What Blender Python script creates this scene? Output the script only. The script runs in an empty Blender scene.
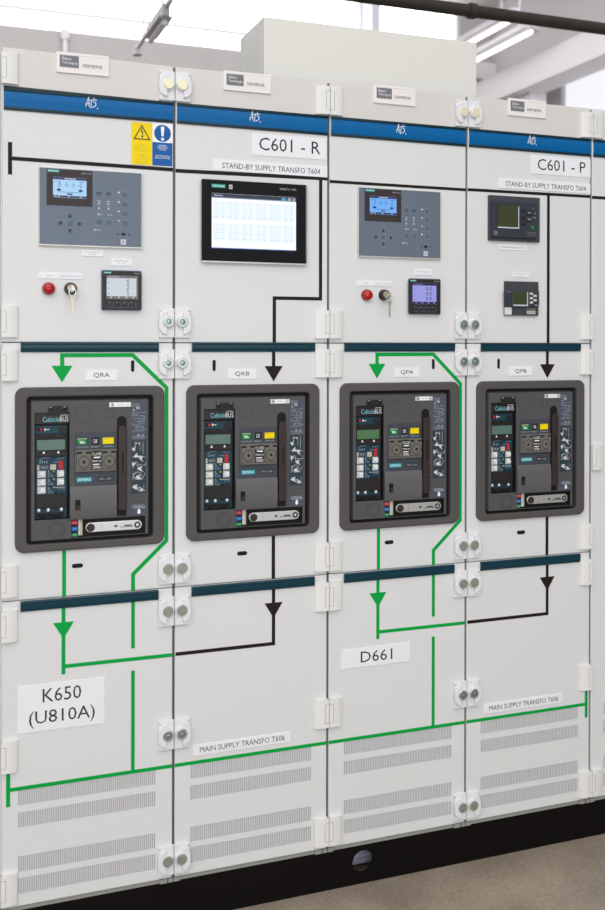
import bpy, math, random
from mathutils import Matrix, Vector
random.seed(7)
sc = bpy.context.scene
col = sc.collection
W = 400.0            # width of one cabinet, mm
BASE = 112.0         # height of the door bottoms above the floor, mm

# ------------------------------------------------------------------ colours and materials
def lin(c):
    r = []
    for v in c:
        v /= 255.0
        r.append(v / 12.92 if v <= 0.04045 else ((v + 0.055) / 1.055) ** 2.4)
    return r + [1.0]

MATS = {}
def mat(name, rgb, rough=0.5, metal=0.0, emit=0.0, noise=0.0, scale=60.0, bump=0.0, spec=0.3, coat=0.0, alpha=None):
    if name in MATS:
        return MATS[name]
    m = bpy.data.materials.new(name)
    m.use_nodes = True
    nt = m.node_tree
    b = nt.nodes['Principled BSDF']
    c = lin(rgb)
    b.inputs['Base Color'].default_value = c if not emit else [x * 0.06 for x in c[:3]] + [1]
    b.inputs['Roughness'].default_value = rough
    b.inputs['Metallic'].default_value = metal
    b.inputs['Specular IOR Level'].default_value = spec
    b.inputs['Coat Weight'].default_value = coat
    if emit:
        b.inputs['Emission Color'].default_value = c
        b.inputs['Emission Strength'].default_value = emit
    if noise or bump:
        tc = nt.nodes.new('ShaderNodeTexCoord')
        n = nt.nodes.new('ShaderNodeTexNoise')
        n.inputs['Scale'].default_value = scale
        n.inputs['Detail'].default_value = 4.0
        nt.links.new(tc.outputs['Object'], n.inputs['Vector'])
        if noise:
            r = nt.nodes.new('ShaderNodeValToRGB')
            r.color_ramp.elements[0].position = 0.3
            r.color_ramp.elements[1].position = 0.7
            r.color_ramp.elements[0].color = [x * (1 - noise) for x in c[:3]] + [1]
            r.color_ramp.elements[1].color = [min(1, x * (1 + noise)) for x in c[:3]] + [1]
            nt.links.new(n.outputs['Fac'], r.inputs['Fac'])
            nt.links.new(r.outputs['Color'], b.inputs['Base Color'])
        if bump:
            bp = nt.nodes.new('ShaderNodeBump')
            bp.inputs['Strength'].default_value = bump
            bp.inputs['Distance'].default_value = 0.001
            nt.links.new(n.outputs['Fac'], bp.inputs['Height'])
            nt.links.new(bp.outputs['Normal'], b.inputs['Normal'])
    MATS[name] = m
    return m

DOOR = mat('door_paint', (223, 223, 223), 0.42, noise=0.012, scale=350, bump=0.06)
PLASTIC = mat('white_plastic', (230, 229, 232), 0.4)
HINGE = mat('hinge_plastic', (232, 231, 228), 0.4)
GROOVE = mat('groove_shadow_plastic', (150, 148, 145), 0.6)
CARC = mat('carcass_steel', (120, 122, 126), 0.5, metal=0.0)
RAIL = mat('rail_steel', (152, 152, 147), 0.45)
BLUE = mat('blue_strip', (0, 98, 160), 0.35, spec=.2)
TEALD = mat('strip_edge', (10, 42, 52), 0.4)
TEAL = mat('teal_strip', (12, 57, 71), 0.3)
GREEN = mat('green_tape', (0, 162, 68), 0.5, spec=.15)
BLACKT = mat('black_tape', (38, 29, 29), 0.5, spec=.15)
WHITE = mat('white_print', (245, 245, 248), 0.5)
LABEL = mat('label_white', (238, 238, 242), 0.4)
INK = mat('ink', (52, 50, 52), 0.6)
INKL = mat('light_ink', (150, 150, 155), 0.6)
HEAD = mat('header_tone', (217, 214, 210), 0.42, noise=0.012, scale=350, bump=0.06)  # header colour, slightly darker and warmer than the doors
BLK = mat('plinth_black', (14, 11, 10), 0.6, noise=0.1, scale=200, spec=.12)
ZINC = mat('zinc', (178, 188, 180), 0.36, metal=0.9, noise=0.08, scale=120)
CAPC = mat('cap_grey', (158, 164, 152), 0.42, metal=0.55, noise=0.08, scale=120)
CAPY = mat('cap_warm_reflection', (238, 233, 200), 0.4, metal=0.35)  # pale yellow imitates warm light reflected in the header caps
STEEL = mat('steel', (222, 222, 220), 0.36, metal=.85)
HEXD = mat('hex_dark', (52, 84, 98), 0.4, metal=0.5)
FRM = mat('breaker_frame', (83, 80, 79), 0.55, noise=0.05, scale=900, bump=0.15)
FACE = mat('breaker_face', (83, 82, 84), 0.5, noise=0.04, scale=900)
RING = mat('moulded_ring', (58, 57, 60), 0.6)
DARK = mat('dark_plastic', (38, 34, 33), 0.45)
VDARK = mat('recess_black', (14, 13, 14), 0.6)
COVER = mat('cover_grey', (96, 95, 97), 0.42)
BTN = mat('button_grey', (110, 106, 99), 0.45)
BTND = mat('button_ring', (70, 67, 63), 0.5)
HANDLE = mat('handle_brown', (54, 44, 42), 0.4)
PCB = mat('trip_teal', (22, 60, 74), 0.4)
LCDG = mat('lcd_green', (92, 118, 108), 0.2)
SLATE = mat('slate_label', (76, 84, 95), 0.5)
SLATED = mat('slate_dark_label', (46, 62, 72), 0.5)
PALE = mat('pale_print', (170, 180, 190), 0.5)
CYAN = mat('cyan_logo', (30, 160, 180), 0.4)
LCYAN = mat('light_cyan', (130, 205, 215), 0.5)
TEALOGO = mat('teal_logo', (40, 160, 155), 0.4)
REDP = mat('red_print', (210, 40, 40), 0.5)
BLUEP = mat('blue_print', (20, 110, 200), 0.5)
GREENP = mat('green_flag', (10, 140, 60), 0.4)
YELP = mat('yellow_flag', (245, 218, 0), 0.45)
BEIGE = mat('beige_strip', (190, 184, 170), 0.5)
YEL = mat('sticker_yellow', (245, 214, 0), 0.45)
STBLUE = mat('sticker_blue', (12, 92, 165), 0.45)
OLIVE = mat('sticker_small_ink', (180, 160, 10), 0.6)
SYNC = mat('synch_foil', (106, 117, 131), 0.42, metal=0.15, noise=0.03, scale=500)
SYNCB = mat('synch_key_edge', (126, 146, 160), 0.45)
SYNCK = mat('synch_key', (98, 110, 122), 0.45)
SILV = mat('silver_edge', (214, 210, 204), 0.35, metal=0.4)
BEZ = mat('display_bezel', (58, 50, 48), 0.35)
METER = mat('meter_black', (44, 41, 42), 0.4)
METERB = mat('meter_housing', (96, 112, 135), 0.4)
GLASS = mat('panel_glass', (10, 9, 10), 0.05, spec=0.45)
RELAY = mat('relay_slate', (66, 69, 74), 0.45)
RELAY2 = mat('relay_slate_dark', (52, 58, 66), 0.4)
LCDO = mat('lcd_olive', (62, 69, 44), 0.25)
LED = mat('green_led', (30, 190, 70), 0.4, emit=0.5)
KEYW = mat('key_pale', (205, 203, 196), 0.5)
BRASS = mat('key_nickel', (188, 176, 156), 0.34, metal=.8)
RED = mat('red_lens', (176, 8, 12), 0.14, coat=0.6)
REDD = mat('red_lens_base', (120, 10, 14), 0.3)
GREYP = mat('plate_grey', (118, 120, 124), 0.5)

# ------------------------------------------------------------------ mesh builder (coordinates in mm: u right, y depth, z up)
TEXT_CACHE = {}
def glyphs(s):
    if s in TEXT_CACHE:
        return TEXT_CACHE[s]
    cu = bpy.data.curves.new('t', 'FONT')
    cu.body = s
    cu.resolution_u = 2
    o = bpy.data.objects.new('t', cu)
    col.objects.link(o)
    dg = bpy.context.evaluated_depsgraph_get()
    me = bpy.data.meshes.new_from_object(o.evaluated_get(dg))
    vs = [(v.co.x, v.co.y) for v in me.vertices]
    fs = [tuple(p.vertices) for p in me.polygons]
    bpy.data.objects.remove(o)
    bpy.data.curves.remove(cu)
    bpy.data.meshes.remove(me)
    TEXT_CACHE[s] = (vs, fs)
    return TEXT_CACHE[s]

def rrect(u0, u1, z0, z1, r=0.0, n=5):
    if r <= 0:
        return [(u0, z0), (u1, z0), (u1, z1), (u0, z1)]
    pts = []
    for cx, cz, a0 in ((u1 - r, z0 + r, -90), (u1 - r, z1 - r, 0), (u0 + r, z1 - r, 90), (u0 + r, z0 + r, 180)):
        for i in range(n + 1):
            a = math.radians(a0 + 90 * i / n)
            pts.append((cx + r * math.cos(a), cz + r * math.sin(a)))
    return pts

def circle(cx, cz, r, n=32, r2=None):
    return [(cx + r * math.cos(2 * math.pi * i / n), cz + (r2 or r) * math.sin(2 * math.pi * i / n)) for i in range(n)]

def inset(poly, d):
    n = len(poly)
    out = []
    for i in range(n):
        p0, p1, p2 = poly[i - 1], poly[i], poly[(i + 1) % n]
        def nrm(a, b):
            dx, dz = b[0] - a[0], b[1] - a[1]
            l = math.hypot(dx, dz) or 1.0
            return (-dz / l, dx / l)
        n1, n2 = nrm(p0, p1), nrm(p1, p2)
        bx, bz = n1[0] + n2[0], n1[1] + n2[1]
        k = 1 + n1[0] * n2[0] + n1[1] * n2[1]
        k = max(k, 0.3)
        out.append((p1[0] + d * bx / k, p1[1] + d * bz / k))
    return out

OFF = [0.0, 0.0]     # where a raised block sits relative to its reference drawing, mm
class MB:
    def __init__(self, *mats):
        self.v, self.f, self.fm, self.sm = [], [], [], []
        self.mats = list(mats)
        self.m = 0
        self.smooth = False
    def use(self, m):
        if m not in self.mats:
            self.mats.append(m)
        self.m = self.mats.index(m)
        return self
    def face(self, idx):
        self.f.append(tuple(idx)); self.fm.append(self.m); self.sm.append(self.smooth)
    def add(self, pts):
        i = len(self.v)
        self.v.extend([(p[0] + OFF[0], p[1], p[2] + OFF[1]) for p in pts])
        return list(range(i, i + len(pts)))
    def box(self, u0, u1, y0, y1, z0, z1):
        i = self.add([(u0, y0, z0), (u1, y0, z0), (u1, y1, z0), (u0, y1, z0), (u0, y0, z1), (u1, y0, z1), (u1, y1, z1), (u0, y1, z1)])
        for q in ((0, 1, 5, 4), (1, 2, 6, 5), (2, 3, 7, 6), (3, 0, 4, 7), (4, 5, 6, 7), (3, 2, 1, 0)):
            self.face([i[k] for k in q])
        return self
    def plate(self, poly, yb, yf, bev=0.0, cap=True, back=True):
        """prism of a polygon in the door plane, front at yf (smaller y is nearer the viewer)"""
        rings = [self.add([(p[0], yb, p[1]) for p in poly])]
        if bev > 0:
            rings.append(self.add([(p[0], yf + bev, p[1]) for p in poly]))
            q = inset(poly, bev * 0.3)
            rings.append(self.add([(p[0], yf + bev * 0.3, p[1]) for p in q]))
            q = inset(poly, bev)
            rings.append(self.add([(p[0], yf, p[1]) for p in q]))
        else:
            rings.append(self.add([(p[0], yf, p[1]) for p in poly]))
        n = len(poly)
        for a, b in zip(rings, rings[1:]):
            for i in range(n):
                j = (i + 1) % n
                self.face((a[i], a[j], b[j], b[i]))
        if cap:
            self.face(rings[-1])
        if back:
            self.face(rings[0][::-1])
        return self
    def rect(self, u0, u1, z0, z1, yb, yf, bev=0.0, r=0.0):
        return self.plate(rrect(u0, u1, z0, z1, r), yb, yf, bev)
    def disc(self, cx, cz, r, yb, yf, bev=0.0, n=32):
        return self.plate(circle(cx, cz, r, n), yb, yf, bev)
    def ring(self, outer, inner, yb, yf, bo=0.0, bi=0.0):
        """frame between two loops with the same number of points"""
        n = len(outer)
        A = self.add([(p[0], yb, p[1]) for p in outer])
        B = self.add([(p[0], yf + bo, p[1]) for p in outer])
        o2 = inset(outer, bo); i2 = inset(inner, -bi)
        Bm = self.add([(p[0], yf + bo * .3, p[1]) for p in inset(outer, bo * .3)])
        C = self.add([(p[0], yf, p[1]) for p in o2])
        D = self.add([(p[0], yf, p[1]) for p in i2])
        Em = self.add([(p[0], yf + bi * .3, p[1]) for p in inset(inner, -bi * .3)])
        E = self.add([(p[0], yf + bi, p[1]) for p in inner])
        F = self.add([(p[0], yb, p[1]) for p in inner])
        for a, b in ((A, B), (B, Bm), (Bm, C), (C, D), (D, Em), (Em, E), (E, F)):
            for i in range(n):
                j = (i + 1) % n
                self.face((a[i], a[j], b[j], b[i]))
        return self
    def circ_line(self, cx, cz, r, w, yb, yf, n=28):
        return self.ring(circle(cx, cz, r + w / 2, n), circle(cx, cz, r - w / 2, n), yb, yf)
    def tape(self, pts, w, yb, yf):
        h = w / 2
        n = len(pts)
        L, R = [], []
        for i, p in enumerate(pts):
            d = []
            if i > 0:
                d.append((p[0] - pts[i - 1][0], p[1] - pts[i - 1][1]))
            if i < n - 1:
                d.append((pts[i + 1][0] - p[0], pts[i + 1][1] - p[1]))
            nn = []
            for a in d:
                l = math.hypot(*a) or 1.0
                nn.append((-a[1] / l, a[0] / l))
            if len(nn) == 1:
                m = nn[0]
            else:
                k = max(0.25, 1 + nn[0][0] * nn[1][0] + nn[0][1] * nn[1][1])
                m = ((nn[0][0] + nn[1][0]) / k, (nn[0][1] + nn[1][1]) / k)
            L.append((p[0] + m[0] * h, p[1] + m[1] * h)); R.append((p[0] - m[0] * h, p[1] - m[1] * h))
        for i in range(n - 1):
            self.plate([R[i], R[i + 1], L[i + 1], L[i]], yb, yf)
        return self
    def text(self, s, u0, u1, z0, z1, y):
        """lettering whose ink box fills u0..u1, z0..z1"""
        vs, fs = glyphs(s)
        xs = [a for a, b in vs]; zs = [b for a, b in vs]
        ax, bx, az, bz = min(xs), max(xs), min(zs), max(zs)
        if u1 is None:
            u1 = u0 + (bx - ax) * (z1 - z0) / (bz - az)
        i = self.add([(u0 + (a - ax) / (bx - ax) * (u1 - u0), y, z0 + (b - az) / (bz - az) * (z1 - z0)) for a, b in vs])
        for q in fs:
            self.face([i[k] for k in q])
        return self
    def lathe_y(self, cx, cz, prof, n=28):
        """prof: list of (radius, y) from back to front"""
        self.smooth = True
        rings = [self.add([(cx + r * math.cos(2 * math.pi * i / n), y, cz + r * math.sin(2 * math.pi * i / n)) for i in range(n)]) for r, y in prof]
        for a, b in zip(rings, rings[1:]):
            for i in range(n):
                j = (i + 1) % n
                self.face((a[i], a[j], b[j], b[i]))
        self.smooth = False
        self.face(rings[-1])
        return self
    def build(self, name, parent=None, org=(0, 0, 0), loc=None):
        me = bpy.data.meshes.new(name)
        me.from_pydata([((a - org[0]) / 1000, (b - org[1]) / 1000, (c - org[2]) / 1000) for a, b, c in self.v], [], self.f)
        for m in self.mats:
            me.materials.append(m)
        for p, m, s in zip(me.polygons, self.fm, self.sm):
            p.material_index = m
            p.use_smooth = s
        import bmesh
        bm = bmesh.new(); bm.from_mesh(me)
        bmesh.ops.recalc_face_normals(bm, faces=[f for f in bm.faces])
        bm.to_mesh(me); bm.free()
        if any(self.sm):
            me.set_sharp_from_angle(angle=math.radians(27))
        o = bpy.data.objects.new(name, me)
        col.objects.link(o)
        if parent is not None:
            o.parent = parent
        elif loc is not None:
            o.location = loc
        return o

def tag(o, label, cat, group=None):
    o['label'] = label
    o['category'] = cat
    if group:
        o['group'] = group
    return o

def wpos(k, u, z, y=0.0):
    return ((u + W * k) / 1000.0, y / 1000.0, (z + BASE) / 1000.0)

def thing(name, label, cat, k, org, group=None):
    o = bpy.data.objects.new(name, None)
    o.empty_display_size = 0.05
    col.objects.link(o)
    o.location = wpos(k, org[0], org[2], org[1])
    return tag(o, label, cat, group)

def copy_tree(o, parent=None):
    c = o.copy()
    col.objects.link(c)
    if parent is not None:
        c.parent = parent
    for ch in list(o.children):
        copy_tree(ch, c)
    return c

def struct(name, mb, m=None):
    o = mb.build(name)
    o['kind'] = 'structure'
    return o

# ------------------------------------------------------------------ cabinets
TP = 0.7             # tape thickness
D0, D1 = 3.0, 397.0  # door edges inside one cabinet
HINGE_Z = [1902, 1334.5, 1236, 744.5, 643.5, 346.5, 45.5]

def half_hinge(left_edge, zc, lower):
    """half a hinge; left_edge True = sits on the left edge of its cabinet"""
    h = 35.5
    mb = MB(HINGE)
    def U(a):      # a = distance from the cabinet edge
        return a if left_edge else W - a
    prof = [(0.8, -11.5), (8, -12.0), (16, -11.6), (24, -10.6), (31, -8.8), (36, -6.6), (37.8, -4.0), (38.2, 0)]
    mb.smooth = True
    A = mb.add([(U(a), y, zc + h) for a, y in prof]); B = mb.add([(U(a), y, zc - h) for a, y in prof])
    for i in range(len(prof) - 1):
        mb.face((A[i], A[i + 1], B[i + 1], B[i]))
    mb.smooth = False
    a0, b0 = mb.add([(U(.8), 0, zc + h), (U(.8), 0, zc - h)])
    mb.face((A[0], B[0], b0, a0))
    mb.face(A + [a0]); mb.face(B[::-1] + [b0])
    mb.use(GROOVE)
    for (a, b) in ((10.6, 11.5),):
        x0, x1 = sorted((U(a), U(b)))
        mb.box(x0, x1, -12.1, -10.5, zc - 24, zc + 24)
    x0, x1 = sorted((U(1.5), U(11.3)))
    mb.box(x0, x1, -12.25, -11, zc + 23.3, zc + 24)
    mb.box(x0, x1, -12.25, -11, zc - 24, zc - 23.3)
    mb.use(VDARK)
    x0, x1 = sorted((U(1.0), U(3.2)))
    mb.box(x0, x1, -9, -5, zc + h - 1, zc + h + .25)
    return mb

def half_latch(left_edge, zc):
    h = 35.0
    def U(a):
        return a if left_edge else W - a
    def loop(pts):
        q = [(U(a), z) for a, z in pts]
        return q if left_edge else q[::-1]
    mb = MB(PLASTIC)
    mb.plate(loop([(0.8, zc - h), (38, zc - h), (38, zc + h), (0.8, zc + h)]), 0, -8, 1.2)
    # raised grip with a rounded outer edge
    pts = [(20, zc - 27)]
    for a, b in ((27, -26.5), (33.5, -22), (37.5, -17), (39.5, -11), (39.5, 11), (37.5, 17), (33.5, 22), (27, 26.5)):
        pts.append((a, zc + b))
    pts.append((20, zc + 27))
    mb.plate(loop(pts), -8, -15, 1.5)
    pts = [(6, zc - 17), (24, zc - 17), (24, zc + 17), (6, zc + 17)]
    mb.disc(U(17.0), zc + 2.5, 14.6, -8, -15.2, .8, 28)
    mb.use(GROOVE)
    x0, x1 = sorted((U(33), U(36.5)))
    mb.box(x0, x1, -8.3, -7.5, zc + 27.5, zc + 29.5)
    return mb

def cap_mesh(left_edge, zc, kind):
    u = 17.0 if left_edge else W - 17.0
    y = -18.6
    zc += 3.5      # the cap sits a little above the middle of the plate
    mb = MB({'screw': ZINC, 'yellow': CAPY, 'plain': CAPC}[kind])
    mb.lathe_y(u, zc - 1, [(11.8, -13), (12.6, -16.6), (12.4, -18), (11.4, y)], 28)
    if kind == 'screw':
        mb.use(HEXD)
        mb.circ_line(u, zc - 1, 5.4, 2.2, y, y - .2, 20)
        mb.use(STEEL)
        mb.disc(u, zc - 1, 4.4, y, y - .8, .4, 16)
        mb.use(HEXD)
        mb.rect(u - 3.2, u + 3.2, zc - 1.7, zc - .3, y - .8, y - 1.0)
        mb.rect(u - .7, u + .7, zc - 4.2, zc + 2.2, y - .8, y - 1.0)
    return mb

def tapes(mat_, segs, arrows, parent, org):
    """every run of tape and every arrow head is a piece of its own"""
    for i, (pts, w) in enumerate(segs):
        MB(mat_).tape(pts, w, 0, -TP - .06 * i).build('mimic_line', parent, org)
    for tri in arrows:
        MB(mat_).plate(tri, 0, -TP - .4).build('flow_arrow', parent, org)

def down_arrow(c, z, hw=23.7, h=38):
    return [(c, z - h), (c + hw, z), (c - hw, z)]

def handle_strip(z0, z1):
    mb = MB(TEAL)
    prof = [(z0, 0), (z0, -3), (z0 + 2, -5.5), (z0 + 9, -7.5), (z1 - 4.2, -8), (z1 - 3.4, -6.6), (z1 - 2.6, -8), (z1 - .6, -7.6), (z1, -6), (z1, 0)]
    A = mb.add([(43.5, y, z) for z, y in prof]); B = mb.add([(361.5, y, z) for z, y in prof])
    for i in range(len(prof) - 1):
        mb.face((A[i], A[i + 1], B[i + 1], B[i]))
    mb.face(A); mb.face(B[::-1])
    return mb

def plain_door(z0, z1):
    return MB(DOOR).rect(D0, D1, z0, z1, 22, 0, 2.0, 3.0)

VENTS = [(230.5, 265), (179.5, 214), (78, 114), (27.5, 64)]
def vented_door(z0, z1, k=0):
    mb = MB(DOOR)
    b = 2.0
    mb.plate(rrect(D0, D1, z0, z1, 0), 22, 0, b, cap=False)
    u0, u1 = D0 + b, D1 - b
    def quad(a, c, p, q, y=0):
        i = mb.add([(a, y, p), (c, y, p), (c, y, q), (a, y, q)])
        mb.face(i)
    zc = z1 - b
    n = 65
    L, R = ((39.5, 357.5), (42.5, 356.5), (45.5, 358.5), (46.5, 360.5), (46.5, 360.5))[k]
    pitch = (R - L) / n
    for lo, hi in VENTS:
        quad(u0, u1, hi, zc)
        quad(u0, L, lo, hi)
        for i in range(n):
            a = L + i * pitch; s = a + 2.5; e = a + pitch
            quad(s, e if i < n - 1 else u1, lo, hi)
            A = mb.add([(a, 0, lo), (s, 0, lo), (s, 0, hi), (a, 0, hi)])
            B = mb.add([(a, 1.5, lo), (s, 1.5, lo), (s, 1.5, hi), (a, 1.5, hi)])
            for k in range(4):
                j = (k + 1) % 4
                mb.face((A[k], A[j], B[j], B[k]))
        zc = lo
    quad(u0, u1, z0 + b, zc)
    mb.use(mat('vent_backing', (186, 186, 190), 0.6))
    for lo, hi in VENTS:
        mb.box(L - 2, R + 2, 2.4, 6, lo - 2, hi + 2)
    return mb

def signature():
    """hand-written three-letter mark with a full stop, brushed in white on the blue strip"""
    mb = MB(WHITE)
    y0, y1 = -3.0, -3.6
    st = [([(189, 1836), (193, 1850), (195.5, 1860)], 1.25), ([(195.5, 1860), (196.3, 1848), (196.8, 1836)], 1.5), ([(188, 1842), (199, 1845)], 1.3),
          ([(198, 1851), (210, 1855)], 1.3), ([(203.5, 1853), (201.5, 1843), (201, 1833)], 1.5),
          ([(214.5, 1853), (209, 1855), (207.5, 1850), (212.5, 1846), (212, 1840), (207, 1836), (204, 1837)], 1.5),
          ([(207, 1857), (209, 1858.5)], 1.2), ([(216, 1833), (216, 1835.5)], 2.4)]
    for p, w in st:
        mb.tape(p, w, y0, y1)
    return mb

def design_strip(lift=0.0):
    mb = MB(BLUE)
    z0, z1 = 1814.5, 1864.5
    a, b = D0 + 3.0, D1 - 0.5
    # slightly rounded blue profile between two dark lips
    prof = [(1821, -0.5)] + [(1822 + (1857.5 - 1822) * i / 8, -1.0 - 2.0 * math.sin(math.pi * i / 8)) for i in range(9)] + [(1858, -0.5)]
    A = mb.add([(a, y, z) for z, y in prof]); B = mb.add([(b, y, z) for z, y in prof])
    mb.smooth = True
    for i in range(len(prof) - 1):
        mb.face((A[i], A[i + 1], B[i + 1], B[i]))
    mb.smooth = False
    mb.use(TEALD)
    mb.rect(a, b, z0, 1821.5, 0, -3.5, 0.8)
    mb.plate([(a, 1857.5), (b, 1857.5), (b, z1), (a, z1 + lift)], 0, -3.0, 0.8)
    return mb

CAB_LABEL = {
    0: 'light grey switchgear cabinet on the left end, with warning stickers and K650 sign',
    1: 'light grey switchgear cabinet carrying the wide black touch panel and C601 - R sign',
    2: 'light grey switchgear cabinet carrying the D661 sign and purple-lit meter',
    3: 'light grey switchgear cabinet with two dark square relays and C601 - P sign',
    4: 'light grey cabinet cut off by the right edge of the photo, one undivided tall door'}

def cabinet(k):
    org = (0, 0, -12)
    t = thing('switchgear_cabinet', CAB_LABEL[k], 'cabinet', k, org, 'switchgear cabinets in the row')
    def P(mb, name, parent=t):
        return mb.build(name, parent, org)
    c = MB(CARC)
    c.box(0.6, W - 0.6, 30, 600, -12, 1948)
    c.use(mat('post_edge', (96, 97, 102), .5))
    if k == 0: c.use(DOOR)
    c.box(0.1, 2.8, 6, 30, 0, 1949)
    c.use(mat('post_edge', (96, 97, 102), .5))
    c.box(W - 2.8, W - .1, 6, 30, 0, 1949)
    c.use(VDARK)
    c.box(1.6, W - 1.6, 22.5, 30, 0, 1948)
    P(c, 'carcass')
    r = MB(RAIL)
    r.box(2, W - 2, 6, 22, -12, -1.5)
    for a, b in ((1, 17), (367, 385), (388, 399)):
        r.box(a, b, 1, 6, -12.0, -2)
    P(r, 'sill_rail')
    tall = k == 4
    # upper door with the blue design strip
    if tall:
        d = P(vented_door(0, 1951, k), 'door')
        P(design_strip(), 'design_strip', d)
        P(signature(), 'signature', d)
        tapes(BLACKT, [([(D0, 1700.5), (D1, 1700.5)], 8.5)], [], d, org)
    else:
        d = P(plain_door(1288, 1816), 'upper_door')
        lift = 6.0 if k == 0 else 0.0
        hp = MB(HEAD)
        hp.plate([(D0, 1812), (D1, 1812), (D1, 1951), (D0, 1951 + lift)], 22, 0, 2.0)
        d2 = P(hp, 'header_panel')
        P(design_strip(lift * .8), 'design_strip', d2)
        P(signature(), 'signature', d2)
        zl = 1703
        if k == 0:
            s = [([(19.8, 1668.5), (19.8, 1742)], 9.2), ([(24, 1705.5), (D1, 1703)], 8.8)]
        elif k == 1:
            s = [([(D0, 1701), (D1, 1705)], 9.0), ([(378.2, 1701), (378.2, 1399.2), (254.5, 1399.2), (254.5, 1288.5)], 8.6)]
        elif k == 2:
            s = [([(D0, 1698.5), (D1, 1699)], 7.6)]
        else:
            s = [([(D0, 1700), (D1, 1702)], 8.0), ([(257.7, 1700), (257.7, 1288.5)], 8.6)]
        tapes(BLACKT, s, [], d, org)
        # breaker door
        bd = MB(DOOR)
        bd.ring(rrect(D0, D1, 699, 1286, 3, 4), rrect(53, 351, 822, 1166, 6, 4), 22, 0, 2.0, .5)
        b = P(bd, 'breaker_door')
        P(handle_strip(1265, 1286.5), 'handle_strip', b)
        if k in (0, 2):
            s = [([(136.3, 1228), (136.3, 1257.8), (300, 1257.8), (381.6, 1179), (381.6, 812.5), (301.6, 738), (301.6, 699.5)], 9.4), ([(141.2, 811), (141.2, 699.5)], 8.8)]
            tapes(GREEN, s, [down_arrow(136, 1233.5)], b, org)
        else:
            c_ = 253.0 if k == 1 else 255.5
            s = [([(c_, 1266), (c_, 1225)], 8.8), ([(c_, 811), (c_, 699.5)], 8.8)]
            tapes(BLACKT, s, [down_arrow(c_, 1229.5)], b, org)
        sl = MB(VDARK)
        cx = 300 if k in (0, 2) else 99.5
        sl.plate(rrect(cx - 4, cx + 4, 1218, 1245.5, 3.9), 0, -.5)
        P(sl, 'key_slot', b)
        sl = MB(VDARK)
        sl.plate(rrect(159, 184.5, 763, 773, 4.9), 0, -.9, .3)
        P(sl, 'key_slot', b)
        # lower door with ventilation slots
        l = P(vented_door(0, 697, k), 'lower_door')
        P(handle_strip(672.5, 696.5), 'handle_strip', l)
        zm = 269.0
        if k in (0, 2):
            c_ = 140.0
            s = [([(c_, 674), (c_, 519)], 8.8), ([(c_, 537.2), (D1, 536.2)], 8.6), ([(301.6, 674), (301.6, 562)], 8.6), ([(301.6, 509), (301.6, zm)], 8.6), ([(D0 if k else 21, zm), (D1, zm)], 8.4)]
            if k == 0:
                s.append(([(17, 309), (17, 231)], 9.0))
            tapes(GREEN, s, [down_arrow(c_, 639.5)], l, org)
        else:
            c_ = 253.7 if k == 1 else 256.5
            s = [([(c_, 674), (c_, 536.8), (D0 + 1.5, 537)], 8.6)]
            tapes(BLACKT, s, [down_arrow(c_, 639)], l, org)
            s = [([(D0, zm), (D1 if k == 1 else 384, 269.0)], 8.4)]
            if k == 3:
                s.append(([(387, 311), (387, 231)], 9.0))
            tapes(GREEN, s, [], l, org)
    # hinges sit between 1|2 and 3|4 and at the far left; latches between 0|1 and 2|3
    hl = k in (0, 2, 4)          # hinge on the left edge
    hr = k in (1, 3)             # hinge on the right edge
    zs = HINGE_Z if not tall else [1902, 966, 45.5]
    for z in zs:
        P(half_hinge(hl, z + (6 if k == 0 and z == 1902 else 0), False), 'hinge')
        if not tall:
            la = P(half_latch(not hl, z), 'latch')
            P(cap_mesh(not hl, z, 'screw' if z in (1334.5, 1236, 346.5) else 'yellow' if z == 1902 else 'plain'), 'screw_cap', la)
    return t

for k in range(5):
    cabinet(k)

# black plinth under the whole row
def plinth():
    org = (0, 0, -112)
    t = thing('base_plinth', 'long black steel plinth under the cabinets with one round cable hole', 'plinth', 0, org)
    z0, z1, y0 = -112, -12, 6
    cx, cz, r = 901.5, -55.5, 29.0
    mb = MB(BLK)
    mb.box(0, cx - 45, y0, 46, z0, z1)
    mb.box(cx + 45, 2000, y0, 46, z0, z1)
    n = 32
    ci = circle(cx, cz, r, n)
    sq = []
    for p in ci:
        dx, dz = p[0] - cx, p[1] - cz
        s = 1e9
        for d, lo, hi in ((dx, -45, 45), (dz, z0 - cz, z1 - cz)):
            if d > 1e-6: s = min(s, hi / d)
            if d < -1e-6: s = min(s, lo / d)
        sq.append((cx + dx * s, cz + dz * s))
    A = mb.add([(p[0], y0, p[1]) for p in sq]); B = mb.add([(p[0], y0, p[1]) for p in ci]); C = mb.add([(p[0], 14, p[1]) for p in ci])
    for i in range(n):
        j = (i + 1) % n
        mb.face((A[i], A[j], B[j], B[i])); mb.face((B[i], B[j], C[j], C[i]))
    # corners of the square around the hole
    for sx in (-45, 45):
        for zz in (z0, z1):
            near = sorted(range(n), key=lambda i: math.hypot(sq[i][0] - cx - sx, sq[i][1] - zz))[:2]
            q = mb.add([(cx + sx, y0, zz)])
            mb.face((A[near[0]], A[near[1]], q[0]))
    mb.box(0, 2000, 594, 600, z0, z1)
    mb.box(0, 30, 46, 594, z0, z1)
    mb.box(1970, 2000, 46, 594, z0, z1)
    mb.build('frame', t, org)
    g = MB(mat('plinth_inner_steel', (190, 190, 208), 0.35, metal=0.4))
    g.box(cx - 60, cx + 75, 60, 64, -90, -34)
    g.box(cx - 60, cx + 75, 48, 60, -76, -73)
    g.plate([(cx - 5, -74), (cx + 3, -74), (cx + 26, -60), (cx + 20, -58)], 60, 57)
    g.build('inner_bracket', t, org)
plinth()

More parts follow.
